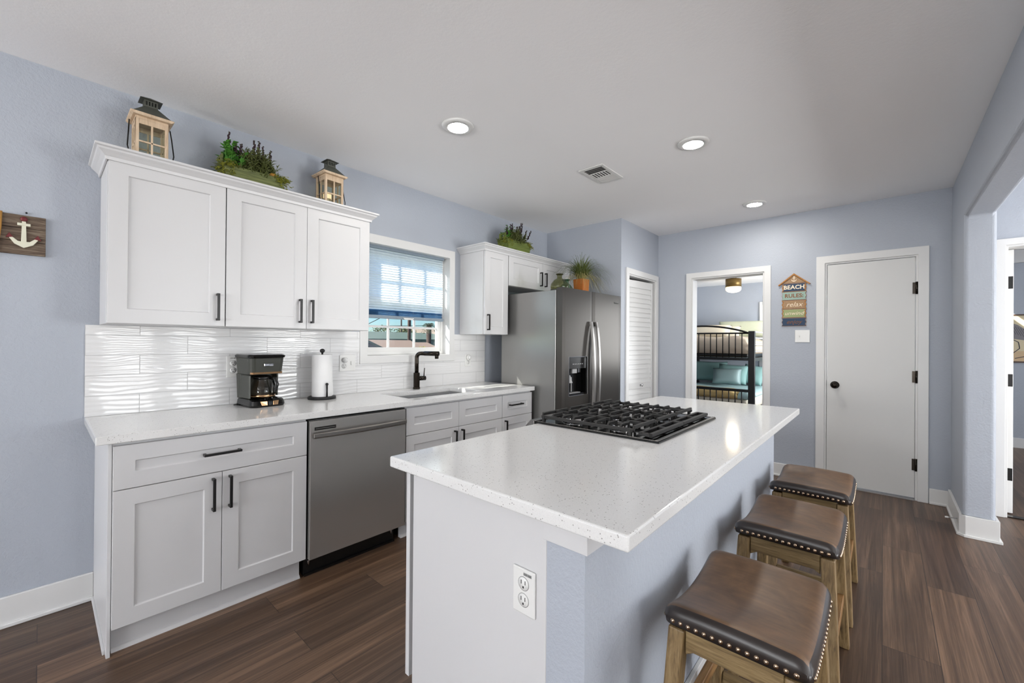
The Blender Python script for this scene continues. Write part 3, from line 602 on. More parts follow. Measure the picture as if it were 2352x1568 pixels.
d = shaker(2.5285, 2.912, ZD0, 0.6795, 2.3436, st=0.064).build('door', 'cab', b3, 0.001); pull(d, 2.560, 0.583, 2.3436, 0.150)
# counter with undermount sink opening
def slab_hole(x0, x1, y0, y1, z0, z1, h):
    o = [(x0, y0), (x1, y0), (x1, y1), (x0, y1)]; i = [(h[0], h[2]), (h[1], h[2]), (h[1], h[3]), (h[0], h[3])]
    vs = [(a, b, z1) for a, b in o]+[(a, b, z1) for a, b in i]+[(a, b, z0) for a, b in o]+[(a, b, z0) for a, b in i]; fs = []
    for k in range(4):
        n = (k+1) % 4; fs += [(k, n, n+4, k+4), (k+8, k+12, n+12, n+8), (k, k+8, n+8, n), (k+4, n+4, n+12, k+12)]
    return MB().add(vs, fs)
SH = (1.68, 2.352, 2.430, 2.800)
o = slab_hole(0.147, 2.929, 2.3236, YA-0.0015, 0.8785, 0.914, SH).build('worktop', 'quartz', None, 0.004, 2, solo=True)
tag(o, 'long white speckled quartz counter along the window wall', 'countertop')
sk = thing('sink', 'undermount stainless steel sink set in the counter under the window', 'sink', (2.0, 2.6, 0.65))
x0, x1, y0, y1 = SH[0]-0.004, SH[1]+0.004, SH[2]-0.004, SH[3]+0.004
mb = MB(); zt, zb = 0.8775, 0.67; q = 0.02
vs = [(x0-q, y0-q, zt), (x1+q, y0-q, zt), (x1+q, y1+q, zt), (x0-q, y1+q, zt), (x0, y0, zt), (x1, y0, zt), (x1, y1, zt), (x0, y1, zt), (x0+0.015, y0+0.015, zb), (x1-0.015, y0+0.015, zb), (x1-0.015, y1-0.015, zb), (x0+0.015, y1-0.015, zb)]
fs = []
for k in range(4):
    n = (k+1) % 4; fs += [(k, n, n+4, k+4), (k+4, n+4, n+8, k+8)]
fs.append((8, 9, 10, 11)); mb.add(vs, fs); o = mb.build('basin', 'steel_sink', sk)
sm = o.modifiers.new('thick', 'SOLIDIFY'); sm.thickness = 0.0015; sm.offset = -1
b_ = o.modifiers.new('bevel', 'BEVEL'); b_.width = 0.012; b_.segments = 3; b_.limit_method = 'ANGLE'
MB().lathe([(0.045, 0), (0.045, 0.003), (0.03, 0.004), (0.028, 0.001), (0.0001, 0.001)], (2.02, 2.62, 0.6705), 24).build('drain', 'chrome', sk)
# faucet
fa = thing('faucet', 'tall black pull out kitchen faucet behind the sink', 'faucet', (2.066, 2.885, 0.914))
fx, fy = 2.066, 2.885
MB().lathe([(0.029, 0.9145), (0.029, 0.926), (0.026, 0.930), (0.026, 1.045), (0.0245, 1.048), (0.0001, 1.048)], (fx, fy, 0), 24).build('body', 'bronze', fa)
dv = Vector((0.50, -0.86, 0)).normalized()
pts = [Vector((fx, fy, 1.045)), Vector((fx, fy, 1.13)), Vector((fx, fy, 1.172))]
for a in range(1, 7):
    th = a*PI/2/6; pts.append(Vector((fx, fy, 1.172))+dv*(0.035*(1-math.cos(th)))+Vector((0, 0, 0.035*math.sin(th))))
e0 = pts[-1]; pts.append(e0+dv*0.03)
MB().tube(pts, 0.0165, 14).build('spout', 'bronze', fa)
mb = MB(); a0 = e0+dv*0.032; a1 = a0+dv*0.125; mb.tube([a0, a1], 0.019, 16); mb.tube([a1-dv*0.018+Vector((0, 0, -0.008)), a1-dv*0.018+Vector((0, 0, -0.042))], 0.0155, 14); mb.build('spray_head', 'bronze', fa)
mb = MB(); sd = Vector((0.98, -0.2, 0)); p0 = Vector((fx, fy, 1.0))+sd*0.02; mb.tube([p0, p0+sd*0.058], 0.0185, 16); hd = mb.build('lever_hub', 'bronze', fa)
MB().tube([p0+sd*0.045+Vector((0, 0, 0.012)), p0+sd*0.050+Vector((0, 0, 0.085))], [0.0045, 0.0035], 8).build('lever', 'bronze', fa)

# ================================================================== DISHWASHER
dw = thing('dishwasher', 'stainless steel dishwasher with bar handle under the left counter', 'dishwasher', (1.28, 2.65, 0))
MB().box(0.975, 1.590, 2.352, YA-0.01, 0.10, 0.868).build('tub', 'black_plastic', dw)
MB().box(0.9765, 1.5815, 2.3236, 2.350, 0.1105, 0.8632).build('door_panel', 'steel_dark', dw, 0.003, 2)
mb = MB(); N = 16; lo = []; 
secs = []
for k in range(N+1):
    tt = k/N; x = 0.985+tt*0.587; bow = 0.022*math.sin(PI*tt)**0.8; y = 2.3236-0.022-bow
    secs.append([(x, y-0.007, 0.774+0.004), (x, y+0.008, 0.770), (x, y+0.008, 0.803), (x, y-0.007, 0.799)])
mb.strip(secs)
mb.box(0.987, 1.0, 2.312, 2.3235, 0.776, 0.796); mb.box(1.557, 1.570, 2.312, 2.3235, 0.776, 0.796)
mb.build('handle', 'steel_bar', dw, 0.0015)
MB().box(0.998, 1.118, 2.3215, 2.3236, 0.812, 0.830).build('vent_badge', 'black_metal', dw, 0.001)
MB().box(1.004, 1.112, 2.3200, 2.3214, 0.8195, 0.8225).build('vent_slot', 'steel', dw)
MB().box(0.9765, 1.5440, 2.40, 2.43, 0.0, 0.0995)._j(MB().box(0.9765, 1.5440, 2.385, 2.40, 0.0, 0.012)).build('toe_panel', 'black_speckle', dw)
for x in (1.0, 1.52): MB().tube([(x, 2.392, 0.055), (x, 2.392, 0.10)], 0.006, 8).build('leveling_foot', 'chrome', dw)

# ================================================================== REFRIGERATOR
RF = thing('refrigerator', 'stainless side by side refrigerator with ice and water dispenser', 'refrigerator', (2.945, 2.041, 0), local=True, rz=math.radians(-2.1))
W_ = 0.985; SP = 0.456
MB().box(0.006, W_-0.006, 0.078, 0.74, 0.05, 1.762).build('cabinet_body', 'steel_side', RF, 0.004, 2)
MB().box(0.012, W_-0.012, 0.066, 0.0775, 0.07, 1.76).build('door_gasket', 'charcoal_plastic', RF)
MB().box(0.02, W_-0.02, 0.10, 0.7, 0.0, 0.0495).build('base_grille', 'black_plastic', RF)
def fr_door(x0, x1, hole=None):
    mb = MB(); n = 12
    def yy(x): tt = (x-x0)/(x1-x0); return 0.004 if tt < 0.001 or tt > 0.999 else 0.0
    if not hole:
        xs = [x0+(x1-x0)*k/n for k in range(n+1)]
        for a, b in zip(xs, xs[1:]): mb.hexa([(a, yy(a), 0.06), (b, yy(b), 0.06), (b, 0.065, 0.06), (a, 0.065, 0.06)], [(a, yy(a), 1.78), (b, yy(b), 1.78), (b, 0.065, 1.78), (a, 0.065, 1.78)])
    else:
        hx0, hx1, hz0, hz1 = hole
        xs = sorted({x0+(x1-x0)*k/n for k in range(n+1)} | {hx0, hx1})
        for a, b in zip(xs, xs[1:]):
            segs = [(0.06, hz0), (hz1, 1.78)] if hx0-1e-6 <= a and b <= hx1+1e-6 else [(0.06, 1.78)]
            for z0, z1 in segs: mb.hexa([(a, yy(a), z0), (b, yy(b), z0), (b, 0.065, z0), (a, 0.065, z0)], [(a, yy(a), z1), (b, yy(b), z1), (b, 0.065, z1), (a, 0.065, z1)])
    return mb
HO = (0.098, 0.378, 0.842, 1.178)
dl = fr_door(0.0, SP-0.002, HO).build('freezer_door', 'steel_fridge', RF); dr = fr_door(SP+0.004, W_).build('fridge_door', 'steel_fridge', RF)
def frh(x, par):
    mb = MB(); N = 18; secs = []
    for k in range(N+1):
        tt = k/N; z = 0.50+tt*1.0; y = -0.022-0.040*math.sin(PI*tt)**0.7
        secs.append([(x-0.013, y, z), (x+0.013, y, z), (x+0.016, y+0.018, z), (x-0.016, y+0.018, z)])
    mb.strip(secs)
    mb.box(x-0.011, x+0.011, -0.016, 0.004, 0.51, 0.54); mb.box(x-0.011, x+0.011, -0.016, 0.004, 1.46, 1.49)
    mb.build('handle', 'steel_bar', par)
frh(SP-0.038, dl); frh(SP+0.046, dr)
ds = MB(); hx0, hx1, hz0, hz1 = HO
ring_ = [(hx0+0.001, hz0+0.001), (hx1-0.001, hz0+0.001), (hx1-0.001, hz1-0.001), (hx0+0.001, hz1-0.001)]
ds.box(hx0+0.001, hx1-0.001, 0.058, 0.064, hz0+0.001, hz1-0.001); ds.box(hx0+0.001, hx0+0.012, 0.004, 0.058, hz0+0.001, hz1-0.001); ds.box(hx1-0.012, hx1-0.001, 0.004, 0.058, hz0+0.001, hz1-0.001); ds.box(hx0+0.012, hx1-0.012, 0.004, 0.058, hz0+0.001, hz0+0.016)
dsp = ds.build('dispenser', 'black_gloss', dl)
MB().box(hx0+0.012, hx1-0.012, 0.006, 0.05, 1.075, hz1-0.001).build('control_panel', 'black_plastic', dl, 0.002)
for k in range(6): MB().box(0.158+k*0.028, 0.172+k*0.028, 0.0035, 0.006, 1.113, 1.121).build('button', 'gray_plastic', dl)
MB().box(0.165, 0.235, 0.012, 0.04, 1.035, 1.074).build('ice_chute', 'gray_plastic', dl, 0.002); MB().box(0.262, 0.272, 0.02, 0.04, 1.04, 1.074)._j(MB().box(0.285, 0.292, 0.02, 0.04, 1.04, 1.074)).build('water_nozzle', 'chrome', dl)
MB().hexa([(0.120, 0.015, 0.95), (0.175, 0.015, 0.95), (0.175, 0.02, 0.95), (0.120, 0.02, 0.95)], [(0.12, 0.035, 1.02), (0.165, 0.035, 1.02), (0.165, 0.04, 1.02), (0.12, 0.04, 1.02)]).build('paddle', 'gray_plastic', dl, 0.002)
MB().box(0.19, 0.202, 0.045, 0.055, 0.87, 1.0)._j(MB().box(0.115, 0.30, 0.02, 0.055, 0.859, 0.864)).build('drip_tray', 'gray_plastic', dl)
fr_ = MB(); t = 0.0045
for a, b, c_, d_ in ((hx0-t, hx1+t, hz0-t, hz0), (hx0-t, hx1+t, hz1, hz1+t), (hx0-t, hx0, hz0, hz1), (hx1, hx1+t, hz0, hz1)): fr_.box(a, b, -0.002, 0.012, c_, d_)
fr_.build('dispenser_rim', 'chrome', dl, 0.001)
tx = text_mb('Whirlpool', 0.022, 0.001); tx.xf(Matrix.Translation((0.885, -0.0008, 1.705)) @ FACE_NY).build('lettering', 'charcoal_plastic', dr)
for a_ in (0.03, W_-0.12): MB().box(a_, a_+0.09, 0.05, 0.16, 1.7625, 1.775).build('hinge_cover', 'charcoal_plastic', RF, 0.002)

# ================================================================== ISLAND
IX0, IX1, IY0, IY1 = 0.788, 3.081, 0.382, 1.249; CX0, CX1, CY0 = 1.589, 2.327, 0.648
ic = thing('island_cabinet', 'white painted island base cabinets with a flat end panel', 'cabinet', (1.95, 0.9, 0))
MB().box(0.850, CX0-0.002, 0.628, 1.180, 0.10, 0.877)._j(MB().box(CX0-0.002, CX1+0.002, 0.628, 1.180, 0.10, 0.80))._j(MB().box(CX1+0.002, 3.05, 0.628, 1.180, 0.10, 0.877)).build('cabinet_box', 'cab', ic)
MB().prism([(0.622, 0), (1.10, 0), (1.15, 0.11), (1.180, 0.14), (1.180, 0.877), (0.622, 0.877)], 'x', 0.836, 0.8495).build('end_panel', 'cab', ic, 0.0015)
MB().box(0.85, 3.05, 0.70, 1.12, 0, 0.0995).build('toe_kick', 'cab', ic)
def shaker_py(x0, x1, z0, z1, yf):   # door facing +y
    mb = shaker(x0, x1, z0, z1, 0); return mb.xf(Matrix.Translation((0, yf, 0)) @ Matrix.Scale(-1, 4, (0, 1, 0)))
for a, b in ((0.838, 1.20), (1.204, CX0-0.006), (CX1+0.006, 2.69), (2.694, 3.048)):
    d = shaker_py(a, b, 0.166, 0.865, 1.2215).build('door', 'cab', ic, 0.001)
d = shaker_py(CX0-0.002, CX1+0.002, 0.166, 0.74, 1.2015).build('drawer', 'cab', ic, 0.001)
iw = struct('wall_island', MB().box(0.836, 3.055, 0.512, 0.6215, 0, 0.877), 'wall', 'blue grey half wall forming the stool side of the island', 0.001)
struct('trim_island', MB().prism([(0.822, 0.498), (3.069, 0.498), (3.069, 0.512), (0.8355, 0.512), (0.8355, 0.624), (0.822, 0.624)], 'z', 0.820, 0.8775), 'cab', 'white cleat trim tucked under the island countertop', 0.001)
struct('baseboard_island', MB().box(0.90, 3.07, 0.497, 0.5115, 0, 0.13)._j(MB().box(0.90, 3.07, 0.487, 0.497, 0, 0.018)), 'trim', 'white baseboard along the island half wall behind the stools', 0.002)
o = MB().prism([(IX0, IY0), (IX1, IY0), (IX1, IY1), (CX1-0.012, IY1), (CX1-0.012, CY0+0.012), (CX0+0.012, CY0+0.012), (CX0+0.012, IY1), (IX0, IY1)], 'z', 0.878, 0.914).build('island_worktop', 'quartz', None, 0.005, 3, solo=True)
tag(o, 'white speckled quartz island countertop around the gas cooktop', 'countertop')
def outlet(label, mat, mode='single', w=0.074, h=0.117):
    t = thing('power_outlet', label, 'outlet', (0, 0, 0), local=True); t.matrix_world = mat
    MB().box(-w/2, w/2, -0.006, 0, -h/2, h/2).build('cover_plate', 'white_plastic', t, 0.003, 2)
    cx = 0 if mode == 'single' else -w*0.22
    for z in (0.021, -0.021):
        r = MB().lathe([(0.0172, 0), (0.0165, 0.0015), (0.0001, 0.0015)], (cx, -0.006, z), 20, 'y', 1, 1).build('receptacle', 'white_plastic', t)
        MB().box(cx-0.0075, cx-0.0055, -0.0082, -0.0075, z-0.001, z+0.009)._j(MB().box(cx+0.0055, cx+0.0075, -0.0082, -0.0075, z-0.001, z+0.009))._j(MB().box(cx-0.0022, cx+0.0022, -0.0082, -0.0075, z-0.011, z-0.006)).build('slots', 'outlet_hole', r)
        MB().lathe([(0.0182, 0), (0.0182, 0.0004), (0.0001, 0.0004)], (cx, -0.006, z), 20, 'y').build('receptacle_gap', 'gray_plastic', r)
    return t
RZm = Matrix.Rotation(-PI/2, 4, 'Z')
o1 = outlet('white duplex outlet with printed sticker on the white island end panel', Matrix.Translation((0.8355, 0.690, 0.661)) @ RZm)
MB().box(0.000, 0.026, -0.0072, -0.0062, 0.043, 0.050).build('sticker', 'gray_plastic', o1)
text_mb('120V 20A', 0.006, 0.0004).xf(Matrix.Translation((0.013, -0.0073, 0.0465)) @ FACE_NY).build('lettering', 'outlet_hole', o1)
o2 = outlet('white outlet on the backsplash left of the coffee maker', Matrix.Translation((0.803, YA-0.0105, 1.142)), 'double', 0.118, 0.128)
text_mb('120V 20A', 0.008, 0.0004).xf(Matrix.Translation((-0.026, -0.0066, 0.052)) @ FACE_NY).build('lettering', 'outlet_hole', o2)
o3 = outlet('white outlet and switch plate right of the paper towel roll', Matrix.Translation((1.504, YA-0.0105, 1.142)), 'double', 0.122, 0.120)
MB().box(0.024, 0.034, -0.012, -0.006, -0.014, 0.014).build('switch_toggle', 'white_plastic', o3, 0.002)
o4 = outlet('white outlet holding a round night light near the refrigerator', Matrix.Translation((2.70, YA-0.0105, 1.133)))
nl = thing('night_light', 'round clear plug in night light on the backsplash outlet', 'night light', (2.70, YA-0.019, 1.150))
MB().lathe([(0.026, 0), (0.026, 0.012), (0.018, 0.016), (0.0001, 0.018)], (2.70, YA-0.019, 1.158), 24, 'y').build('housing', 'white_plastic', nl)
MB().lathe([(0.019, 0.0), (0.014, 0.008), (0.0001, 0.011)], (2.70, YA-0.037, 1.158), 20, 'y').build('lens', 'clear_plastic', nl)
ad = thing('plug_adapter', 'small white plug in freshener on outlet right of the paper towels', 'plug', (1.474, YA-0.02, 1.163))
MB().lathe([(0.017, 0), (0.019, 0.018), (0.012, 0.032), (0.0001, 0.034)], (1.478, YA-0.019, 1.165), 20, 'y').build('body', 'clear_plastic', ad)

# gas cooktop
ck = thing('gas_cooktop', 'black gas cooktop with iron grates set into the island', 'cooktop', (1.958, 0.97, 0.914))
MB().box(CX0, CX1, CY0, 1.262, 0.9145, 0.9225)._j(MB().box(CX0+0.02, CX1-0.02, CY0+0.02, 1.24, 0.81, 0.9145)).build('enamel_top', 'black_gloss', ck, 0.002)
MB().box(CX0+0.003, CX1-0.003, CY0+0.003, CY0+0.017, 0.9226, 0.9262)._j(MB().box(CX0+0.003, CX0+0.012, CY0+0.017, 1.25, 0.9226, 0.9245))._j(MB().box(CX1-0.012, CX1-0.003, CY0+0.017, 1.25, 0.9226, 0.9245)).build('rim_trim', 'steel', ck, 0.001)
MB().prism([(1.263, 0.78), (1.300, 0.79), (1.318, 0.895), (1.285, 0.928), (1.252, 0.928), (1.252, 0.9225), (1.263, 0.9225)], 'x', CX0, CX1).build('control_panel', 'steel', ck, 0.003, 2)
for k in range(5):
    x = CX0+0.09+k*0.139
    MB().lathe([(0.022, 0), (0.020, 0.022), (0.0001, 0.024)], (0, 0, 0), 18).xf(Matrix.Translation((x, 1.311, 0.848)) @ Matrix.Rotation(math.radians(-80), 4, 'X')).build('knob', 'steel', ck)
gz = 0.958
def grate(x0, x1):
    mb = MB(); y0, y1 = 0.765, 1.232; t = 0.011
    mb.bar((x0, y0, gz-0.012), (x0, y1, gz-0.012), t, 0.014); mb.bar((x1, y0, gz-0.012), (x1, y1, gz-0.012), t, 0.014)
    n = 8
    for k in range(n+1):
        y = y0+(y1-y0)*k/n
        if k in (0, n, 4):
            mb.bar((x0+0.008, y, gz), (x1-0.008, y, gz), t, 0.014)
        else:
            L = (x1-x0)*0.36
            mb.bar((x0+0.012, y, gz), (x0+L, y, gz), 0.008, 0.013); mb.bar((x1-0.012, y, gz), (x1-L, y, gz), 0.008, 0.013)
            mb.bar((x0+L, y, gz+0.0065), (x0+L, y, gz-0.02), 0.009, 0.010); mb.bar((x1-L, y, gz+0.0065), (x1-L, y, gz-0.02), 0.009, 0.010)
        for xx, s in ((x0, 1), (x1, -1)): mb.bar((xx, y, gz-0.014), (xx+s*0.016, y, gz+0.004), 0.009, 0.009)
    for xx in ((x0+x1)/2,):
        for (ya, yb) in ((y0, y0+0.08), (0.998-0.07, 0.998+0.07), (y1-0.08, y1)): mb.bar((xx, ya, gz), (xx, yb, gz), 0.009, 0.013)
    for xx in (x0, x1):
        for yy in (y0+0.012, y1-0.012): mb.bar((xx, yy, 0.9232), (xx, yy, gz-0.008), 0.013, 0.016)
    mb.build('grate', 'iron', ck, 0.0012)
gw = (CX1-CX0-0.03)/3
for k in range(3): grate(CX0+0.015+k*gw+0.007, CX0+0.015+(k+1)*gw-0.007)
for x, y, r in ((1.72, 0.88, 0.036), (1.72, 1.12, 0.045), (1.958, 1.0, 0.055), (2.20, 0.88, 0.045), (2.20, 1.12, 0.036)):
    bb = MB().lathe([(r*1.25, 0.9228), (r*1.25, 0.928), (r*0.95, 0.932), (r*0.9, 0.940), (0.0001, 0.940)], (x, y, 0), 24).build('burner', 'chrome', ck)
    MB().lathe([(r*0.9, 0.9405), (r*0.88, 0.947), (r*0.4, 0.949), (0.0001, 0.949)], (x, y, 0), 24).build('burner_cap', 'iron', bb)
# slotted rear vent in two lengths
for a, b in ((CX0+0.02, (CX0+CX1)/2-0.002), ((CX0+CX1)/2+0.002, CX1-0.02)):
    mb = MB(); y0, y1 = 0.682, 0.742; z0, z1 = 0.930, 0.944
    mb.box(a, b, y0, y0+0.014, z0, z1); mb.box(a, b, y1-0.014, y1, z0, z1); m_ = (a+b)/2
    for xx in (a, m_-0.007, b-0.014): mb.box(xx, xx+0.014, y0+0.014, y1-0.014, z0, z1)
    mb.box(a+0.014, b-0.014, (y0+y1)/2-0.003, (y0+y1)/2+0.003, z0-0.003, z0+0.004)
    for xx in (a+0.02, b-0.02): mb.box(xx-0.006, xx+0.006, y0+0.01, y0+0.02, 0.9227, z0)
    mb.build('rear_vent_grille', 'iron', ck, 0.002)

# ================================================================== BAR STOOLS
SW, SD = 0.221, 0.170   # half sizes (x, y)
def zs(x): return -0.037*(1-(x/SW)**2)
def make_stool(label):
    t = thing('bar_stool', label, 'stool', (0, 0, 0), group='brown leather saddle stools along the island', local=True)
    mb = MB(); nx, ny = 28, 20; r = 0.034; zt = 0.604
    def edge(v, h):   # distribute samples denser at the edge
        return math.copysign(h*(1-(1-abs(v))**1.7), v)
    vs = []
    for i in range(nx+1):
        for j in range(ny+1):
            x = edge(-1+2*i/nx, SW); y = edge(-1+2*j/ny, SD)
            dx = max(0, abs(x)-(SW-r)); dy = max(0, abs(y)-(SD-r)); d = min(r, math.hypot(dx, dy))
            if dx > 0 and dy > 0 and math.hypot(dx, dy) > r:
                k = r/math.hypot(dx, dy); x = math.copysign(SW-r+dx*k, x); y = math.copysign(SD-r+dy*k, y)
            drop = r-math.sqrt(max(0, r*r-d*d))
            vs.append((x, y, zt+zs(x)-drop+0.006*(1-(y/SD)**2)))
    fs = [((i*(ny+1)+j), ((i+1)*(ny+1)+j), ((i+1)*(ny+1)+j+1), (i*(ny+1)+j+1)) for i in range(nx) for j in range(ny)]
    rim = [(i*(ny+1)) for i in range(nx+1)]+[nx*(ny+1)+j for j in range(1, ny+1)]+[i*(ny+1)+ny for i in range(nx-1, -1, -1)]+[j for j in range(ny-1, 0, -1)]
    n0 = len(vs); low = [(vs[k][0]*0.985, vs[k][1]*0.982, 0.549+zs(vs[k][0])*0.8) for k in rim]; vs += low; m_ = len(rim)
    fs += [(rim[k], rim[(k+1) % m_], n0+(k+1) % m_, n0+k) for k in range(m_)]; fs.append(tuple(n0+k for k in range(m_-1, -1, -1)))
    cush = mb.add(vs, fs, True).build('seat_cushion', 'leather', t); cush.data.materials.append(M['leather_edge'])
    for p in cush.data.polygons:
        i_, j_ = divmod(p.index, ny)
        if p.index >= nx*ny or i_ < 3 or i_ >= nx-3 or j_ < 2 or j_ >= ny-2: p.material_index = 1
    proto = MB().lathe([(0.0064, 0), (0.0058, 0.0028), (0.003, 0.0048), (0.0001, 0.0054)], (0, 0, 0), 10).build('nailhead', 'nail', cush)
    first = [True]
    def nail(x, y, z, rot):
        o = proto if first[0] else proto.copy()
        if not first[0]: COL.objects.link(o); o.parent = cush
        first[0] = False; o.location = (x, y, z); o.rotation_euler = rot
    for k in range(15):
        y = -0.138+0.276*k/14
        nail(-SW+0.0025, y, 0.562, (0, -PI/2, 0)); nail(SW-0.0025, y, 0.562, (0, PI/2, 0))
    for k in range(20):
        x = -0.188+0.376*k/19
        nail(x, -SD+0.0025, 0.562+zs(x)*0.85, (PI/2, 0, 0)); nail(x, SD-0.0025, 0.562+zs(x)*0.85, (-PI/2, 0, 0))
    tz = 0.546; lx, ly, bx_, by_ = 0.184, 0.134, 0.243, 0.158; hw = 0.0235
    for sx in (-1, 1):
        for sy in (-1, 1):
            def q(cx, cy, z, h): return [(cx-h, cy-h*0.9, z), (cx+h, cy-h*0.9, z), (cx+h, cy+h*0.9, z), (cx-h, cy+h*0.9, z)]
            MB().hexa(q(sx*bx_, sy*by_, 0, hw*0.92), q(sx*lx, sy*ly, tz+zs(lx)*0.8, hw)).build('leg', 'stool_wood', t, 0.005, 2)
    def at_z(z): k = 1-z/tz; return lx+(bx_-lx)*k, ly+(by_-ly)*k
    for s in (-1, 1):   # end aprons (along y), with shaped lower corners
        x, y = at_z(0.51); pts = [(-y+hw, 0.543), (y-hw, 0.543), (y-hw, 0.472), (y-hw-0.02, 0.484), (-y+hw+0.02, 0.484), (-y+hw, 0.472)]
        MB().prism(pts, 'x', s*x-0.010, s*x+0.010).build('apron', 'stool_wood_y', t, 0.002)
    for s in (-1, 1):   # long aprons following the saddle curve
        x, y = at_z(0.51); N = 10; pts = []
        for k in range(N+1):
            xx = -(x-hw)+2*(x-hw)*k/N; pts.append((xx, 0.543+zs(xx)*0.85))
        for k in range(N, -1, -1):
            xx = -(x-hw)+2*(x-hw)*k/N; pts.append((xx, 0.488+zs(xx)*0.85))
        MB().prism(pts, 'y', s*y-0.010, s*y+0.010).build('apron', 'stool_wood_x', t, 0.002)
    for s in (-1, 1):
        z = 0.225; x, y = at_z(z); MB().box(-x+hw, x-hw, s*y-0.011, s*y+0.011, z-0.019, z+0.019).build('stretcher', 'stool_wood_x', t, 0.002)
        z = 0.155 if s < 0 else 0.155; x, y = at_z(z); MB().box(s*x-0.011, s*x+0.011, -y+hw, y-hw, z-0.019, z+0.019).build('stretcher', 'stool_wood_y', t, 0.002)
    return t
s1 = make_stool('nearest of the three brown leather saddle stools at the island')
st2 = copy_tree(s1); st2['label'] = 'middle brown leather saddle stool, between the other two at the island'
st3 = copy_tree(s1); st3['label'] = 'farthest brown leather saddle stool, nearest the flat white door'
s1.location = (1.348, 0.281, 0); st2.location = (2.076, 0.281, 0); st3.location = (2.750, 0.278, 0)

# ================================================================== CEILING FITTINGS
for x, y, lab in ((1.644, 1.904, 'recessed ceiling light nearest the window wall'), (2.769, 0.919, 'recessed ceiling light above the island, right of the vent'), (4.322, 0.888, 'recessed ceiling light nearest the back wall')):
    t = thing('ceiling_light', lab, 'light', (x, y, ZC), group='recessed downlights')
    MB().lathe([(0.062, -0.006), (0.066, -0.012), (0.090, -0.010), (0.096, -0.0005), (0.062, -0.0005), (0.062, -0.006)], (x, y, ZC), 40).build('trim_ring', 'white_plastic', t)
    MB().lathe([(0.0615, -0.0005), (0.0615, -0.0055), (0.0001, -0.0055)], (x, y, ZC), 32).build('diffuser', 'lamp', t)
    l = light('lamp', 'AREA', (0, 0, -0.014), (0, 0, -1), 7, 0.12, None, (1, 0.96, 0.90)); l.parent = t; l.data.spread = math.radians(180); l.visible_camera = True
vt = thing('ceiling_vent', 'white louvered air vent in the ceiling between the recessed lights', 'vent', (2.822, 1.61, ZC))
vx0, vx1, vy0, vy1 = 2.662, 2.982, 1.511, 1.711; mb = MB(); z0 = ZC-0.008
for a, b, c_, d_ in ((vx0, vx1, vy0, vy0+0.024), (vx0, vx1, vy1-0.024, vy1), (vx0, vx0+0.03, vy0+0.024, vy1-0.024), (vx1-0.03, vx1, vy0+0.024, vy1-0.024)): mb.box(a, b, c_, d_, z0, ZC-0.0005)
mb.build('frame', 'white_plastic', vt, 0.002)
MB().box(vx0+0.03, vx1-0.03, vy0+0.024, vy1-0.024, ZC-0.002, ZC-0.0006).build('duct', 'dark_void', vt)
mb = MB()
for k in range(3):
    x = vx0+0.045+k*0.025; mb.hexa([(x, vy0+0.026, ZC-0.009), (x+0.003, vy0+0.026, ZC-0.009), (x+0.003, vy1-0.026, ZC-0.009), (x, vy1-0.026, ZC-0.009)], [(x+0.014, vy0+0.026, ZC-0.003), (x+0.017, vy0+0.026, ZC-0.003), (x+0.017, vy1-0.026, ZC-0.003), (x+0.014, vy1-0.026, ZC-0.003)])
    x = vx1-0.065-k*0.025+0.03; mb.hexa([(x, vy0+0.026, ZC-0.009), (x+0.003, vy0+0.026, ZC-0.009), (x+0.003, vy1-0.026, ZC-0.009), (x, vy1-0.026, ZC-0.009)], [(x-0.020, vy0+0.026, ZC-0.003), (x-0.017, vy0+0.026, ZC-0.003), (x-0.017, vy1-0.026, ZC-0.003), (x-0.020, vy1-0.026, ZC-0.003)])
for k in range(7):
    y = vy0+0.03+k*0.0225; mb.box(vx0+0.115, vx1-0.115, y, y+0.004, ZC-0.009, ZC-0.003)
mb.box(vx0+0.111, vx0+0.115, vy0+0.026, vy1-0.026, ZC-0.009, ZC-0.003); mb.box(vx1-0.115, vx1-0.111, vy0+0.026, vy1-0.026, ZC-0.009, ZC-0.003)
mb.build('louvers', 'white_plastic', vt)

# ================================================================== COUNTER ITEMS
cm = thing('coffee_maker', 'black drip coffee maker with glass carafe on the counter', 'coffee maker', (0.885, 2.82, 0.9145), local=True, rz=math.radians(6))
def rrect(hx, y0, y1, r=0.03, bow=0.0, n=5):
    P = []
    for cx, cy, a0 in ((hx-r, y1-r, 0), (-hx+r, y1-r, 90), (-hx+r, y0+r, 180), (hx-r, y0+r, 270)):
        for k in range(n+1):
            a = math.radians(a0+90*k/n); x = cx+r*math.cos(a); y = cy+r*math.sin(a)
            if y < 0: y -= bow*(1-(x/hx)**2)
            P.append((x, y))
    return P
def loft(mb, secs):
    n = len(secs[0][0]); vs = [(x, y, z) for P, z in secs for x, y in P]; fs = []
    for k in range(len(secs)-1):
        for j in range(n):
            a = k*n+j; b = k*n+(j+1) % n; fs.append((a, b, b+n, a+n))
    fs += [tuple(range(n-1, -1, -1)), tuple((len(secs)-1)*n+j for j in range(n))]; return mb.add(vs, fs)
loft(MB(), [(rrect(0.096, -0.115, 0.10, 0.03, 0.018), 0), (rrect(0.098, -0.118, 0.10, 0.03, 0.018), 0.012), (rrect(0.094, -0.112, 0.10, 0.03, 0.014), 0.035), (rrect(0.088, -0.098, 0.10, 0.03, 0.01), 0.045)]).build('base', 'black_gloss', cm, 0.002)
loft(MB(), [(rrect(0.092, 0.04, 0.10, 0.02), 0.045), (rrect(0.096, 0.03, 0.105, 0.02), 0.19)]).build('rear_column', 'charcoal_plastic', cm, 0.002)
for a_, b_, c_ in ((-0.096, -0.086, -0.085), (0.086, 0.096, -0.02)): MB().box(a_, b_, c_, 0.035, 0.05, 0.185).build('side_panel', 'charcoal_plastic', cm, 0.003)
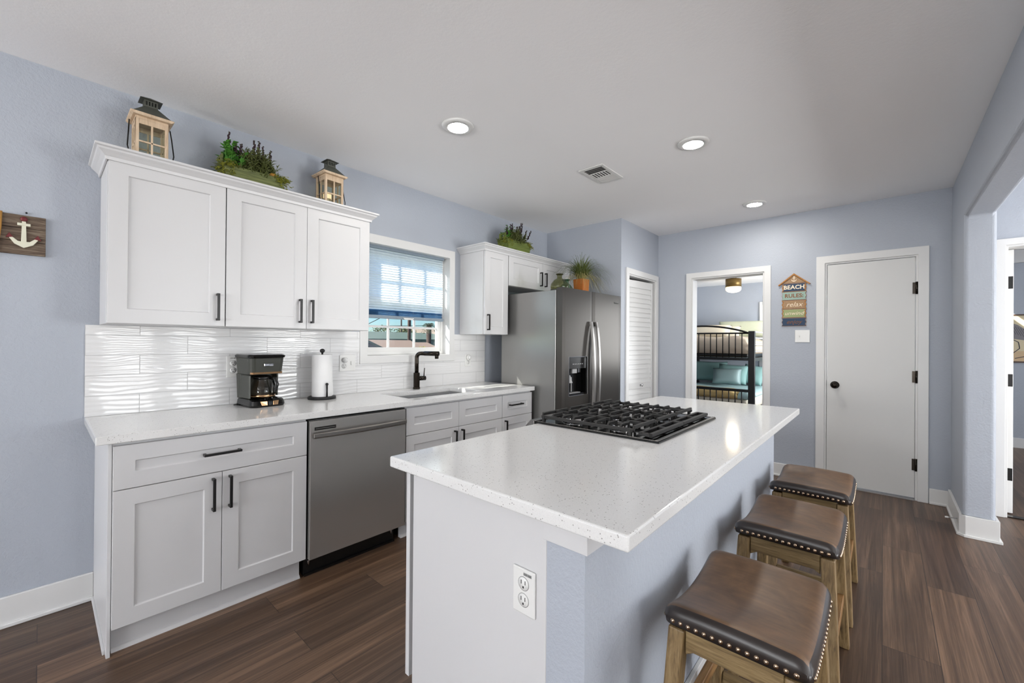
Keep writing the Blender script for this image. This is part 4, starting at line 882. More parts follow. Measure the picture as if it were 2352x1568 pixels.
loft(MB(), [(rrect(0.094, -0.085, 0.105, 0.03, 0.014), 0.190), (rrect(0.100, -0.098, 0.106, 0.03, 0.016), 0.285)]).build('brew_head', 'charcoal_plastic', cm, 0.002)
loft(MB(), [(rrect(0.104, -0.105, 0.110, 0.03, 0.018), 0.2855), (rrect(0.106, -0.108, 0.112, 0.03, 0.018), 0.300), (rrect(0.098, -0.098, 0.106, 0.03, 0.016), 0.306)]).build('lid', 'black_gloss', cm, 0.002)
loft(MB(), [(rrect(0.088, -0.088, -0.05, 0.012, 0.014), 0.191), (rrect(0.0885, -0.0895, -0.05, 0.012, 0.014), 0.202)]).xf(Matrix.Translation((0, -0.0045, 0))).build('metal_band', 'copper', cm)
MB().box(-0.026, 0.026, -0.1165, -0.108, 0.238, 0.252).xf(Matrix.Translation((0, 0.006, 0))).build('badge', 'chrome', cm, 0.002)
text_mb('BLACK+DECKER', 0.0075, 0.0006).xf(Matrix.Translation((0, -0.1112, 0.245)) @ FACE_NY).build('lettering', 'black_plastic', cm)
MB().box(-0.012, 0.012, -0.132, -0.127, 0.012, 0.032).build('display', 'black_gloss', cm)
for s in (-1, 1): MB().hexa([(s*0.016, -0.1335, 0.010), (s*0.045, -0.130, 0.010), (s*0.045, -0.12, 0.010), (s*0.016, -0.125, 0.010)], [(s*0.016, -0.131, 0.034), (s*0.052, -0.1235, 0.034), (s*0.052, -0.115, 0.034), (s*0.016, -0.12, 0.034)]).build('button_panel', 'copper', cm, 0.001)
ca = MB().lathe([(0.058, 0.050), (0.064, 0.056), (0.067, 0.075), (0.062, 0.11), (0.052, 0.14), (0.046, 0.152), (0.048, 0.158)], (0, -0.03, 0), 32).build('carafe', 'carafe_glass', cm)
MB().lathe([(0.063, 0.0505), (0.068, 0.052), (0.0685, 0.066), (0.066, 0.068)], (0, -0.03, 0), 32).build('carafe_band', 'copper', ca)
MB().lathe([(0.048, 0.1585), (0.05, 0.164), (0.046, 0.176), (0.02, 0.182), (0.0001, 0.182)], (0, -0.03, 0), 28).build('carafe_lid', 'black_plastic', ca)
MB().tube([(0.02, -0.085, 0.165), (0.032, -0.115, 0.162), (0.038, -0.125, 0.13), (0.034, -0.118, 0.09), (0.026, -0.098, 0.066)], [0.010, 0.011, 0.012, 0.010, 0.007], 10).build('carafe_handle', 'black_plastic', ca)
# cord loop
pc = thing('appliance_cord', 'thin black appliance cord curled on the counter behind the coffee maker', 'cord', (0.79, 2.86, 0.9145), local=True)
pts = [Vector((0.0, 0.06, 0.006))+Vector((-0.028*math.sin(a), -0.02*math.cos(a)-0.05, 0.0)) for a in [k*2*PI/14 for k in range(13)]]
MB().tube(pts, 0.0035, 6).build('cable', 'black_plastic', pc)
pl_ = thing('outlet_plug', 'round black plug at the outlet beside the coffee maker', 'plug', (0.835, YA-0.04, 1.06), local=True)
MB().lathe([(0.018, 0), (0.018, 0.02), (0.0001, 0.02)], (0, 0.028, 0.0), 18, 'y').build('body', 'black_plastic', pl_)
tw = thing('paper_towel_holder', 'black upright paper towel holder on the counter', 'holder', (1.265, 2.835, 0.9145))
cx, cy, cz = 1.265, 2.835, 0.9145
MB().lathe([(0.088, 0), (0.088, 0.014), (0.080, 0.018), (0.0001, 0.018)], (cx, cy, cz), 40).build('base', 'towel_black', tw)
MB().tube([(cx, cy, cz+0.018), (cx, cy, cz+0.31)], 0.006, 12).build('center_rod', 'towel_black', tw)
MB().ball((cx, cy, cz+0.322), 0.0165, 18, 10, 1, 1, 0.85).build('finial', 'towel_black', tw)
MB().tube([(cx-0.002, cy-0.078, cz+0.018), (cx-0.002, cy-0.078, cz+0.095)], 0.0058, 10)._j(MB().ball((cx-0.002, cy-0.078, cz+0.102), 0.0095)).build('tension_arm', 'towel_black', tw)
rl = thing('paper_towel_roll', 'white paper towel roll standing on the black holder', 'paper towels', (cx, cy, cz+0.02))
mb = MB(); R_ = 0.064; n = 48; prof = []
for k in range(n):
    a = 2*PI*k/n; prof.append((cx+R_*math.cos(a), cy+R_*math.sin(a)))
inner = [(cx+0.019*math.cos(2*PI*k/n), cy+0.019*math.sin(2*PI*k/n)) for k in range(n)]
za, zb = cz+0.0185, cz+0.297
vs = [(x, y, za) for x, y in prof]+[(x, y, zb) for x, y in prof]+[(x, y, za) for x, y in inner]+[(x, y, zb) for x, y in inner]
fs = []
for k in range(n):
    j = (k+1) % n; fs += [(k, j, n+j, n+k), (n+k, n+j, 3*n+j, 3*n+k), (2*n+k, 3*n+k, 3*n+j, 2*n+j), (k, 2*n+k, 2*n+j, j)]
mb.add(vs, fs, False)
mb.build('roll', 'paper', rl)
MB().hexa([(cx+0.062, cy-0.016, za), (cx+0.072, cy-0.012, za), (cx+0.071, cy-0.010, za), (cx+0.061, cy-0.014, za)], [(cx+0.061, cy-0.016, za+0.13), (cx+0.063, cy-0.013, za+0.16), (cx+0.062, cy-0.011, za+0.16), (cx+0.060, cy-0.014, za+0.13)]).build('loose_sheet', 'paper', rl)

# ================================================================== DECOR ON THE WALL CABINETS
def lantern(label, cx, cy, z0, candle=False, rz=0.0, swing=1):
    t = thing('lantern', label, 'lantern', (cx, cy, z0), local=True, rz=rz, group=None)
    h = 0.064; p = 0.014; H = 0.262
    mb = MB(); mb.box(-h-0.006, h+0.006, -h-0.006, h+0.006, 0, 0.016); mb.box(-h, h, -h, h, H, H+0.012)
    for sx in (-1, 1):
        for sy in (-1, 1): mb.box(sx*(h-p) if sx > 0 else -h, h if sx > 0 else -h+p, sy*(h-p) if sy > 0 else -h, h if sy > 0 else -h+p, 0.016, H)
    for s in (-1, 1):
        a, b = (h-0.010, h-0.001) if s > 0 else (-h+0.001, -h+0.010)
        mb.box(-h+p, h-p, a, b, H-0.024, H); mb.box(-h+p, h-p, a, b, 0.016, 0.034); mb.box(-0.004, 0.004, a, b, 0.034, H-0.024); mb.box(-h+p, h-p, a, b, 0.148, 0.156)
        mb.box(a, b, -h+p, h-p, H-0.024, H); mb.box(a, b, -h+p, h-p, 0.016, 0.034); mb.box(a, b, -0.004, 0.004, 0.034, H-0.024); mb.box(a, b, -h+p, h-p, 0.148, 0.156)
    fr = mb.build('wooden_frame', 'pale_wood', t, 0.001)
    MB().prism([(-h-0.010, H+0.012), (h+0.010, H+0.012), (h+0.021, H+0.020), (h+0.021, H+0.027), (-h-0.021, H+0.027), (-h-0.021, H+0.020)], 'y', -h-0.021, h+0.021).build('eave_board', 'pale_wood', t, 0.002)
    g = MB(); e = h-0.005
    for s in (-1, 1):
        g.box(-h+p+0.001, h-p-0.001, s*e-0.0008, s*e+0.0008, 0.035, H-0.025); g.box(s*e-0.0008, s*e+0.0008, -h+p+0.001, h-p-0.001, 0.035, H-0.025)
    g.build('glass_panes', 'lantern_glass', t)
    r = MB(); z = H+0.0275
    r.hexa([(-0.076, -0.076, z), (0.076, -0.076, z), (0.076, 0.076, z), (-0.076, 0.076, z)], [(-0.027, -0.027, z+0.056), (0.027, -0.027, z+0.056), (0.027, 0.027, z+0.056), (-0.027, 0.027, z+0.056)]); r.build('tin_roof', 'roof_metal', t)
    c = MB(); zc = z+0.0565
    for sx in (-1, 1):
        for k in range(5):
            a = -0.026+k*0.0115
            c.box(a, a+0.005, sx*0.026-0.001, sx*0.026+0.001, zc+0.008, zc+0.028); c.box(sx*0.026-0.001, sx*0.026+0.001, a, a+0.005, zc+0.008, zc+0.028)
    c.box(-0.027, 0.027, -0.027, 0.027, zc, zc+0.008); c.box(-0.027, 0.027, -0.027, 0.027, zc+0.028, zc+0.034); c.build('vent_cupola', 'roof_metal', t)
    c = MB(); zt = zc+0.0345
    c.hexa([(-0.044, -0.044, zt), (0.044, -0.044, zt), (0.044, 0.044, zt), (-0.044, 0.044, zt)], [(-0.001, -0.001, zt+0.024), (0.001, -0.001, zt+0.024), (0.001, 0.001, zt+0.024), (-0.001, 0.001, zt+0.024)]); c.build('cap', 'roof_metal', t)
    for s in (-1, 1):
        MB().tube([(s*(h+0.016), 0, H+0.004), (s*(h+0.020), -0.02, H-0.05), (s*(h+0.026), -0.04, H-0.14), (s*(h+0.018), -0.05, H-0.185)], 0.0028, 8).build('wire_handle', 'black_metal', t)
    MB().ball((-h-0.008, -0.03, 0.085), 0.006).build('latch', 'bronze', t)
    if candle:
        cd_ = MB().lathe([(0.026, 0.017), (0.026, 0.128)], (-0.016, 0.0, 0), 24).build('candle', 'wax', t)
        MB().lathe([(0.026, 0.1285), (0.026, 0.160), (0.021, 0.165), (0.0001, 0.160)], (-0.016, 0.0, 0), 24).build('glowing_top', 'candle', cd_)
    return t
lantern('larger looking wooden lantern with empty glass at the left end of the cabinet top', 0.366, 2.822, 2.136)
lantern('wooden lantern with a lit candle inside, at the right end of the cabinet top', 1.300, 2.826, 2.136, True, math.radians(3))
rnd = random.Random(7)
def leaf(mb, p, d, L, w, curl=0.3):
    p = Vector(p); d = Vector(d).normalized(); sd = d.cross(Vector((0, 0, 1)))
    sd = sd.normalized() if sd.length > 1e-3 else Vector((1, 0, 0)); nrm = sd.cross(d)
    m = p+d*L*0.5+nrm*curl*L*0.2; e = p+d*L-nrm*curl*L*0.25
    mb.add([p, m+sd*w/2, e, m-sd*w/2, p+d*L*0.25+sd*w*0.38, p+d*L*0.25-sd*w*0.38], [(0, 4, 1, 2), (0, 2, 3, 5)])
def rdir(r, tilt): a = r.uniform(0, 2*PI); tz = r.uniform(*tilt); return Vector((math.cos(a)*math.cos(tz), math.sin(a)*math.cos(tz), math.sin(tz)))
def flower_spike(par, base, top, r):
    mb = MB(); base = Vector(base); top = Vector(top); d = (top-base).normalized(); mb.tube([base, top], 0.0016, 5)
    o = mb.build('flower_stem', 'leaf_dark', par); b = MB(); L = (top-base).length
    for k in range(26):
        q = base+d*(L*(0.50+0.5*k/26)); b.ball(q+rdir(r, (-0.6, 0.6))*0.005, 0.0066*(1.1-0.5*k/26), 6, 4)
    b.build('bloom', 'flower', o)
def planter(label, x0, x1, yc, z0, h, mat, seed, small=False):
    r = random.Random(seed); t = thing('planter', label, 'planter', ((x0+x1)/2, yc, z0))
    dy = 0.062; fl = 0.02; tk = 0.008
    lo = [(x0+fl, yc-dy, z0), (x1-fl, yc-dy, z0), (x1-fl, yc+dy, z0), (x0+fl, yc+dy, z0)]; hi = [(x0, yc-dy-0.012, z0+h), (x1, yc-dy-0.012, z0+h), (x1, yc+dy+0.012, z0+h), (x0, yc+dy+0.012, z0+h)]
    il = [(x0+fl+tk, yc-dy+tk, z0+h*0.75), (x1-fl-tk, yc-dy+tk, z0+h*0.75), (x1-fl-tk, yc+dy-tk, z0+h*0.75), (x0+fl+tk, yc+dy-tk, z0+h*0.75)]; ih = [(x0+tk, yc-dy-0.012+tk, z0+h), (x1-tk, yc-dy-0.012+tk, z0+h), (x1-tk, yc+dy+0.012-tk, z0+h), (x0+tk, yc+dy+0.012-tk, z0+h)]
    fs = [(3, 2, 1, 0)]
    for k in range(4):
        n = (k+1) % 4; fs += [(k, n, n+4, k+4), (k+4, n+4, n+8, k+8), (k+8, n+8, n+12, k+12)]
    fs.append((12, 13, 14, 15)); MB().add(lo+hi+ih+il, fs).build('wooden_box', mat, t, 0.0015)
    # raised end board with a hand hole
    e = MB(); xe = x0-0.002; yb = yc
    for s, xx in ((-1, x0),):
        e = MB(); e.box(xx-0.006 if s < 0 else xx-0.003, xx+0.003 if s < 0 else xx+0.006, yb-0.045, yb-0.014, z0+h+0.001, z0+h+0.045); e.box(xx-0.006 if s < 0 else xx-0.003, xx+0.003 if s < 0 else xx+0.006, yb+0.014, yb+0.045, z0+h+0.001, z0+h+0.045); e.box(xx-0.006 if s < 0 else xx-0.003, xx+0.003 if s < 0 else xx+0.006, yb-0.045, yb+0.045, z0+h+0.045, z0+h+0.062)
        e.build('end_handle', mat, t, 0.002)
    L = x1-x0; zt = z0+h*0.85
    # broad green leaves at left
    mb = MB()
    for k in range(34 if not small else 12):
        b = Vector((x0+L*r.uniform(0.05, 0.33), yc+r.uniform(-0.05, 0.05), zt)); top = b+Vector((r.uniform(-0.03, 0.03), r.uniform(-0.05, 0.02), r.uniform(0.06, 0.17))); mb.tube([b, top], 0.0015, 4)
        for q in range(7):
            pt = b.lerp(top, 0.35+0.65*q/6); leaf(mb, pt, rdir(r, (-0.1, 0.8)), r.uniform(0.028, 0.046), r.uniform(0.018, 0.026))
    mb.build('broad_leaves', 'leaf', t)
    # rosemary like needles in the middle
    mb = MB()
    for k in range(170 if not small else 120):
        fx_ = r.uniform(0.30, 0.78) if not small else r.uniform(0.2, 0.85)
        b = Vector((x0+L*fx_, yc+r.uniform(-0.05, 0.05), zt)); hgt = r.uniform(0.07, 0.165)*(1-0.9*abs(fx_-0.52)); top = b+Vector((r.uniform(-0.03, 0.03), r.uniform(-0.04, 0.02), hgt)); mb.tube([b, top], 0.0013, 4)
        for q in range(22):
            pt = b.lerp(top, 0.1+0.9*q/21); leaf(mb, pt, (rdir(r, (0.1, 1.0))), r.uniform(0.024, 0.038), 0.0055)
    mb.build('needle_foliage', 'leaf_dark', t)
    # trailing yellow green leaves at both ends
    for side in ((1, -1) if True else (1,)):
        mb = MB(); xe = x1-0.02 if side > 0 else x0+0.02; cnt = 90 if side > 0 else 60
        for k in range(cnt):
            b = Vector((xe-side*r.uniform(0, 0.05), yc+r.uniform(-0.075, 0.055), z0+h*0.95)); out_ = Vector((side*r.uniform(0.0, 0.075), -r.uniform(0.0, 0.03), r.uniform(-0.055, 0.035))); mb.tube([b, b+out_*0.5+Vector((0, 0, 0.018)), b+out_], 0.0011, 4)
            for q in range(5):
                pt = b+out_*(0.4+0.6*q/4); leaf(mb, pt, rdir(r, (-0.6, 0.6)), r.uniform(0.013, 0.021), r.uniform(0.011, 0.017))
        mb.build('trailing_leaves', 'leaf_lime', t)
    mb = MB()
    for k in range(700):
        b = Vector((x0+L*r.uniform(0.02, 0.98), yc+r.uniform(-0.06, 0.06), zt)); leaf(mb, b, rdir(r, (0.2, 1.3)), r.uniform(0.035, 0.07), r.uniform(0.007, 0.013))
    mb.build('moss_foliage', 'leaf_dark', t)
    if not small:
        for fx_, hh, dx in ((0.20, 0.225, -0.012), (0.27, 0.17, 0.0), (0.33, 0.175, 0.01), (0.545, 0.22, 0.01), (0.59, 0.225, 0.02), (0.565, 0.19, 0.0), (0.73, 0.20, -0.006), (0.83, 0.19, 0.006)):
            b = (x0+L*fx_-0.02, yc-0.01, zt); flower_spike(t, b, (b[0]+dx, b[1]-0.02, zt+hh), r)
        MB().ball((x0+L*0.80, yc-dy+0.006, z0+h+0.006), 0.021, 14, 8, 1.15, 0.9, 0.8).build('gourd', 'gourd', t)
    else:
        for fx_, hh, dx in ((0.16, 0.155, -0.028), (0.27, 0.19, -0.012), (0.31, 0.20, 0.0), (0.52, 0.19, 0.0), (0.60, 0.20, 0.008), (0.66, 0.235, 0.01), (0.70, 0.24, 0.016), (0.82, 0.18, 0.045), (0.92, 0.19, 0.085)):
            b = (x0+L*fx_, yc-0.01, zt); flower_spike(t, b, (b[0]+dx, b[1]-0.02, zt+hh), r)
planter('long weathered green planter box of mixed herbs between the two lanterns', 0.672, 0.990, 2.825, 2.136, 0.155, 'planter_green', 3)
planter('bright green planter box of herbs above the refrigerator cabinets', 3.000, 3.345, 2.795, 2.136, 0.175, 'planter_bright', 5, True)

# on the refrigerator
def jug(label, mat, c, R, H, neck):
    t = thing('glass_jug', label, 'jug', c); z = c[2]
    prof = [(R*0.60, 0.0005), (R*0.78, 0.004), (R*0.97, H*0.20), (R, H*0.32), (R*0.95, H*0.45), (R*0.62, H*0.66), (neck, H*0.75), (neck*0.92, H*0.86), (neck*1.05, H*0.93), (neck*1.35, H*0.965), (neck*1.30, H)]
    o = MB().lathe(prof[:], (c[0], c[1], z), 36)
    o.f = [f for f in o.f if len(f) != 36] + [tuple(range(35, -1, -1))]; o.sm = [True]*len(o.f)
    o.build('vessel', mat, t)
    MB().lathe([(neck*1.32, H*0.955), (neck*1.45, H*0.975), (neck*1.36, H*1.0), (neck*1.25, H*0.985)], (c[0], c[1], z), 30).build('lip', mat, t)
    return t
jug('round olive glass jug standing on the left of the refrigerator top', 'jug_olive', (3.135, 2.21, 1.7635), 0.082, 0.168, 0.024)
jug('teal glass jug behind and right of the olive jug', 'jug_teal', (3.415, 2.33, 1.7635), 0.072, 0.160, 0.028)
gp = thing('potted_grass', 'faux ornamental grass in an orange woven pot on the refrigerator', 'plant', (3.66, 2.31, 1.7625))
px_, py_, pz_ = 3.66, 2.31, 1.7625
o = MB().prism([(-0.058, 0), (0.058, 0), (0.058, 0.01), (-0.058, 0.01)], 'y', 0, 0.01); 
MB().hexa([(px_-0.052, py_-0.052, pz_), (px_+0.052, py_-0.052, pz_), (px_+0.052, py_+0.052, pz_), (px_-0.052, py_+0.052, pz_)], [(px_-0.062, py_-0.062, pz_+0.19), (px_+0.062, py_-0.062, pz_+0.19), (px_+0.062, py_+0.062, pz_+0.19), (px_-0.062, py_+0.062, pz_+0.19)]).build('woven_pot', 'basket', gp, 0.008, 2)
def blades(name, mat, n, seed, R, H, w, droop):
    r = random.Random(seed); mb = MB()
    for k in range(n):
        a = r.uniform(0, 2*PI); reach = r.uniform(0.25, 1.0)*R; hh = H*r.uniform(0.55, 1.05)*(1.1-0.5*reach/R); b = Vector((px_+0.035*math.cos(a)*r.random(), py_+0.035*math.sin(a)*r.random(), pz_+0.19)); d = Vector((math.cos(a), math.sin(a), 0)); sd = Vector((-d.y, d.x, 0))
        pts = []
        for q in range(8):
            tt = q/7; pts.append(b+d*reach*tt**1.15+Vector((0, 0, hh*(2*tt-tt*tt*1.0)-droop*reach*tt**3)))
        for p in pts:
            if p.y > 2.96: p.y = 2.96-0.2*(p.y-2.96)
            if p.x > 3.945: p.x = 3.945-0.2*(p.x-3.945)
            if p.y > 2.56 and p.z < 2.2: p.y = 2.56-0.3*(p.y-2.56)
            if p.y > 2.57 and p.z < 2.2: p.y = 2.57
            if p.z < 1.80: p.z = 1.80+0.02*(1.80-p.z)
        n0 = len(mb.v); vs = []
        for q, p in enumerate(pts): ww = w*(1-q/7.6)/2; vs += [p-sd*ww, p+sd*ww]
        mb.add(vs, [(2*q, 2*q+1, 2*q+3, 2*q+2) for q in range(7)])
    mb.build(name, mat, gp)
blades('grass_blades', 'grass', 420, 1, 0.40, 0.30, 0.0060, 0.55)
blades('pale_grass_blades', 'grass_pale', 190, 2, 0.34, 0.14, 0.0056, 0.9)

# ================================================================== WALL DECOR
an = thing('anchor_plaque', 'weathered plank plaque with a cream and red anchor at the left edge', 'wall art', (-0.16, 2.955, 1.687))
mb = MB()
for k in range(3): mb.box(-0.345, 0.013, 2.954, 2.9690, 1.688+k*0.0603, 1.688+k*0.0603+0.0592)
mb.build('plank_board', 'barn_wood', an, 0.0012)
ac = MB(); axc, azc = -0.054, 1.721
def arc_band(cx, cz, rin, rout, a0, a1, n=14):
    P = [(cx+rout*math.cos(math.radians(a0+(a1-a0)*k/n)), cz+rout*math.sin(math.radians(a0+(a1-a0)*k/n))) for k in range(n+1)]
    Q = [(cx+rin*math.cos(math.radians(a1-(a1-a0)*k/n)), cz+rin*math.sin(math.radians(a1-(a1-a0)*k/n))) for k in range(n+1)]; return P+Q
ac.prism([(axc-0.0085, azc+0.022), (axc+0.0085, azc+0.022), (axc+0.006, azc+0.118), (axc-0.006, azc+0.118)], 'y', 2.947, 2.9535)
ac.prism([(axc-0.020, azc+0.097), (axc+0.020, azc+0.097), (axc+0.020, azc+0.109), (axc-0.020, azc+0.109)], 'y', 2.946, 2.9535)
ac.prism([(axc, azc-0.004), (axc+0.028, azc+0.012), (axc+0.044, azc+0.038), (axc+0.034, azc+0.042), (axc+0.018, azc+0.026), (axc, azc+0.024), (axc-0.018, azc+0.026), (axc-0.034, azc+0.042), (axc-0.044, azc+0.038), (axc-0.028, azc+0.012)], 'y', 2.9465, 2.9535)
ac.build('anchor', 'anchor_cream', an, 0.001)
MB().lathe([(0.0115, 0), (0.0115, 0.006), (0.005, 0.008), (0.0001, 0.008)], (axc, 2.9538, azc+0.128), 24, 'y').build('anchor_ring', 'dark_red', an)
for s in (-1, 1): MB().prism([(axc+s*0.030, azc+0.040), (axc+s*0.054, azc+0.037), (axc+s*0.043, azc+0.060)], 'y', 2.9465, 2.9535).build('anchor_fluke', 'dark_red', an, 0.001)
MB().tube([(-0.122, 2.949, 1.872), (-0.124, 2.949, 1.80), (-0.129, 2.949, 1.74), (-0.135, 2.949, 1.684)], 0.005, 8)._j(MB().tube([(-0.133, 2.949, 1.872), (-0.134, 2.949, 1.80), (-0.139, 2.949, 1.74), (-0.143, 2.949, 1.684)], 0.005, 8)).build('rope', 'rope', an)
tag(MB().tube([(-0.047, 2.958, 1.882), (-0.047, 2.9695, 1.882)], 0.0035, 8).build('nail', 'black_metal', None, solo=True), 'small dark nail above the anchor plaque', 'nail')
# beach sign
XS = XB-0.002; sg = thing('beach_sign', 'layered wooden beach rules sign shaped like a beach hut', 'sign', (XS, 0.658, 1.47))
yc = 0.658
def board(z0, z1, hw, mat, wob, edge=True):
    r = random.Random(int(z0*1000)); n = 2; P = []
    for k in range(n*2+1): tt = k/(n*2); P.append((yc-hw+wob*(1 if k % 2 else -0.6), z0+(z1-z0)*tt))
    Q = []
    for k in range(n*2, -1, -1): tt = k/(n*2); Q.append((yc+hw-wob*(1 if k % 2 else -0.6), z0+(z1-z0)*tt))
    b = MB().prism(P+Q, 'x', XS-0.010, XS).build('edge_board', 'sign_wood', sg, 0.001)
    ins = 0.006; P2 = [(p[0]+ins*(1.6 if edge else 0.4), min(z1-0.003, max(z0+0.003, p[1]))) for p in P]; Q2 = [(p[0]-ins*(1.6 if edge else 0.4), min(z1-0.003, max(z0+0.003, p[1]))) for p in Q]
    return MB().prism(P2+Q2, 'x', XS-0.0115, XS-0.0101).build('painted_board', mat, sg)
zz = [(1.833, 1.912), (1.751, 1.829), (1.668, 1.747), (1.586, 1.664), (1.475, 1.582)]
zz = [(1.826, 1.903), (1.741, 1.822), (1.655, 1.737), (1.570, 1.651), (1.486, 1.566)]
mats = ['navy', 'seafoam', 'tan_board', 'sage_board', 'navy']; txts = [('BEACH', 'cream_paint', 0.054, 0, 0.0015), ('RULES:', 'brown_paint', 0.051, 0, 0.0013), ('relax', 'cream_paint', 0.064, 0.35, 0.0), ('unwind', 'cream_paint', 0.052, 0.35, 0.0), ('enjoy', 'brown_paint', 0.056, 0.35, 0.0)]
for k, ((a, b), mt, (tx, tm, ts, sh, bo)) in enumerate(zip(zz, mats, txts)):
    pb = board(a, b, 0.098, mt, 0.006, k in (0, 2, 3))
    text_mb(tx, ts, 0.0012, sh, bo, 1.02).xf(Matrix.Translation((XS-0.0122, yc, (a+b)/2)) @ FACE_NX).build('lettering', tm, pb)
MB().prism([(yc-0.105, 1.908), (yc+0.105, 1.908), (yc, 1.985)], 'x', XS-0.010, XS).build('gable', 'tan_board', sg, 0.001)
MB().prism([(yc-0.132, 1.893), (yc-0.126, 1.884), (yc, 1.985), (yc+0.126, 1.884), (yc+0.132, 1.893), (yc, 2.001)], 'x', XS-0.020, XS).build('roof_strip', 'sign_wood', sg, 0.001)
sa = MB(); az = 1.922
sa.prism([(yc-0.003, az+0.004), (yc+0.003, az+0.004), (yc+0.003, az+0.040), (yc-0.003, az+0.040)], 'x', XS-0.013, XS-0.0105); sa.prism([(yc-0.012, az+0.030), (yc+0.012, az+0.030), (yc+0.012, az+0.035), (yc-0.012, az+0.035)], 'x', XS-0.0135, XS-0.0105)
sa.prism(arc_band(yc, az+0.020, 0.016, 0.022, 190, 350), 'x', XS-0.013, XS-0.0105); sa.prism(arc_band(yc, az+0.046, 0.003, 0.007, 0, 359, 18), 'x', XS-0.013, XS-0.0105)
sa.build('anchor', 'cream_paint', sg)
sw = thing('light_switch', 'white two gang switch plate below the beach sign', 'switch', (XB-0.003, 0.589, 1.385))
MB().box(XB-0.007, XB-0.0005, 0.529, 0.649, 1.327, 1.446).build('cover_plate', 'white_plastic', sw, 0.003, 2); MB().box(XB-0.018, XB-0.0075, 0.608, 0.618, 1.377, 1.397).build('toggle', 'white_plastic', sw, 0.002)
# door stop on column baseboard
ds_ = thing('door_stop', 'small spring door stop with white tip at the column foot', 'door stop', (4.33, -0.39, 0.06))
MB().tube([(4.30, YC+0.0165, 0.09), (4.298, YC+0.060, 0.086)], 0.0045, 8).build('spring', 'gray_plastic', ds_); MB().tube([(4.298, YC+0.0605, 0.086), (4.2965, YC+0.078, 0.0845)], 0.006, 8).build('rubber_tip', 'white_plastic', ds_)

# ================================================================== BEDROOM THROUGH THE DOORWAY
bx = 6.90; by0, by1 = 1.44, 2.84; bl = 1.98
bed = thing('bunk_bed', 'black metal bunk bed seen through the bedroom doorway', 'bed', (bx+1, 2.14, 0))
for x, tall in ((bx, 1.50), (bx+bl, 1.50)):
    for y in (by0, by1): MB().box(x-0.032, x+0.032, y-0.042, y+0.042, 0, tall).build('post', 'black_metal', bed, 0.006, 2)
for x in (bx, bx+bl):
    arch = [(x, by0+0.043+(by1-by0-0.086)*k/16, 1.47+0.115*math.sin(PI*k/16)**0.8) for k in range(17)]
    MB().tube(arch, 0.014, 10).build('arched_rail', 'black_metal', bed)
    MB().tube([(x, by0+0.043, 1.470), (x, by1-0.043, 1.470)], 0.012, 8).build('top_rail', 'black_metal', bed)
    for z in (1.085, 0.62, 0.28): MB().box(x-0.016, x+0.016, by0+0.043, by1-0.043, z-0.02, z+0.02).build('cross_rail', 'black_metal', bed)
    if x == bx:
        for (za, zb) in ((1.106, 1.462), (0.302, 0.600)):
            n = 14
            for k in range(n): y = by0+0.043+(by1-by0-0.086)*(k+1)/(n+1); MB().tube([(x, y, za), (x, y, zb)], 0.0075, 8).build('spindle', 'black_metal', bed)
for z in (1.49, 1.40, 1.30, 1.20): MB().tube([(bx+0.033, by0-0.012, z), (bx+bl-0.033, by0-0.012, z)], 0.013, 8).build('guard_rail', 'lit_rail', bed)
for z in (1.08, 0.30):
    for y in (by0, by1): MB().box(bx+0.033, bx+bl-0.033, y-0.015, y+0.015, z-0.025, z+0.025).build('side_rail', 'black_metal', bed)
def mattress(label, z0, z1, mat):
    t = MB().box(bx+0.05, bx+bl-0.05, by0+0.06, by1-0.05, z0, z1).build('mattress', mat, None, 0.04, 3, solo=True); tag(t, label, 'mattress')
mattress('black based mattress of the upper bunk', 1.107, 1.164, 'black_speckle'); mattress('pale mattress of the lower bunk', 0.302, 0.48, 'beige_fabric')
def soft_box(name, x0, x1, y0, y1, z0, z1, mat, label, cat, amp=0.012, seed=1, group=None):
    nx, ny = 26, 22; r = random.Random(seed); ph = [r.uniform(0, 6) for _ in range(6)]; mb = MB(); vs = []
    def hf(u, v):
        e = min(1, min(u, 1-u)*9, min(v, 1-v)*9)**0.5
        return z0+(z1-z0)*(0.45+0.55*e)+amp*(math.sin(9*u+ph[0]+3*v)+math.sin(13*v+ph[1]-5*u)+0.6*math.sin(23*u+17*v+ph[2]))*e
    for i in range(nx+1):
        for j in range(ny+1): u, v = i/nx, j/ny; vs.append((x0+(x1-x0)*u, y0+(y1-y0)*v, hf(u, v)))
    fs = [(i*(ny+1)+j, (i+1)*(ny+1)+j, (i+1)*(ny+1)+j+1, i*(ny+1)+j+1) for i in range(nx) for j in range(ny)]
    rim = [(i*(ny+1)) for i in range(nx+1)]+[nx*(ny+1)+j for j in range(1, ny+1)]+[i*(ny+1)+ny for i in range(nx-1, -1, -1)]+[j for j in range(ny-1, 0, -1)]
    n0 = len(vs); vs += [(vs[k][0], vs[k][1], z0) for k in rim]; m_ = len(rim); fs += [(rim[k], rim[(k+1) % m_], n0+(k+1) % m_, n0+k) for k in range(m_)]; fs.append(tuple(n0+k for k in range(m_)))
    return tag(mb.add(vs, fs, True).build(name, mat, None, solo=True), label, cat, group)
soft_box('comforter', bx+0.045, bx+1.45, by0+0.055, by1-0.05, 1.165, 1.425, 'comforter', 'taupe comforter over the upper bunk mattress', 'bedding', 0.008, 4)
soft_box('bed_sheet', bx+0.52, bx+bl-0.06, by0+0.05, by1-0.05, 0.485, 0.555, 'teal_sheet', 'light teal sheet covering the lower bunk', 'bedding', 0.004, 5)
soft_box('blanket', bx+0.045, bx+0.51, by0+0.20, by1-0.05, 0.485, 0.600, 'tan_blanket', 'tan woven blanket folded at the foot of the lower bunk', 'bedding', 0.003, 6)
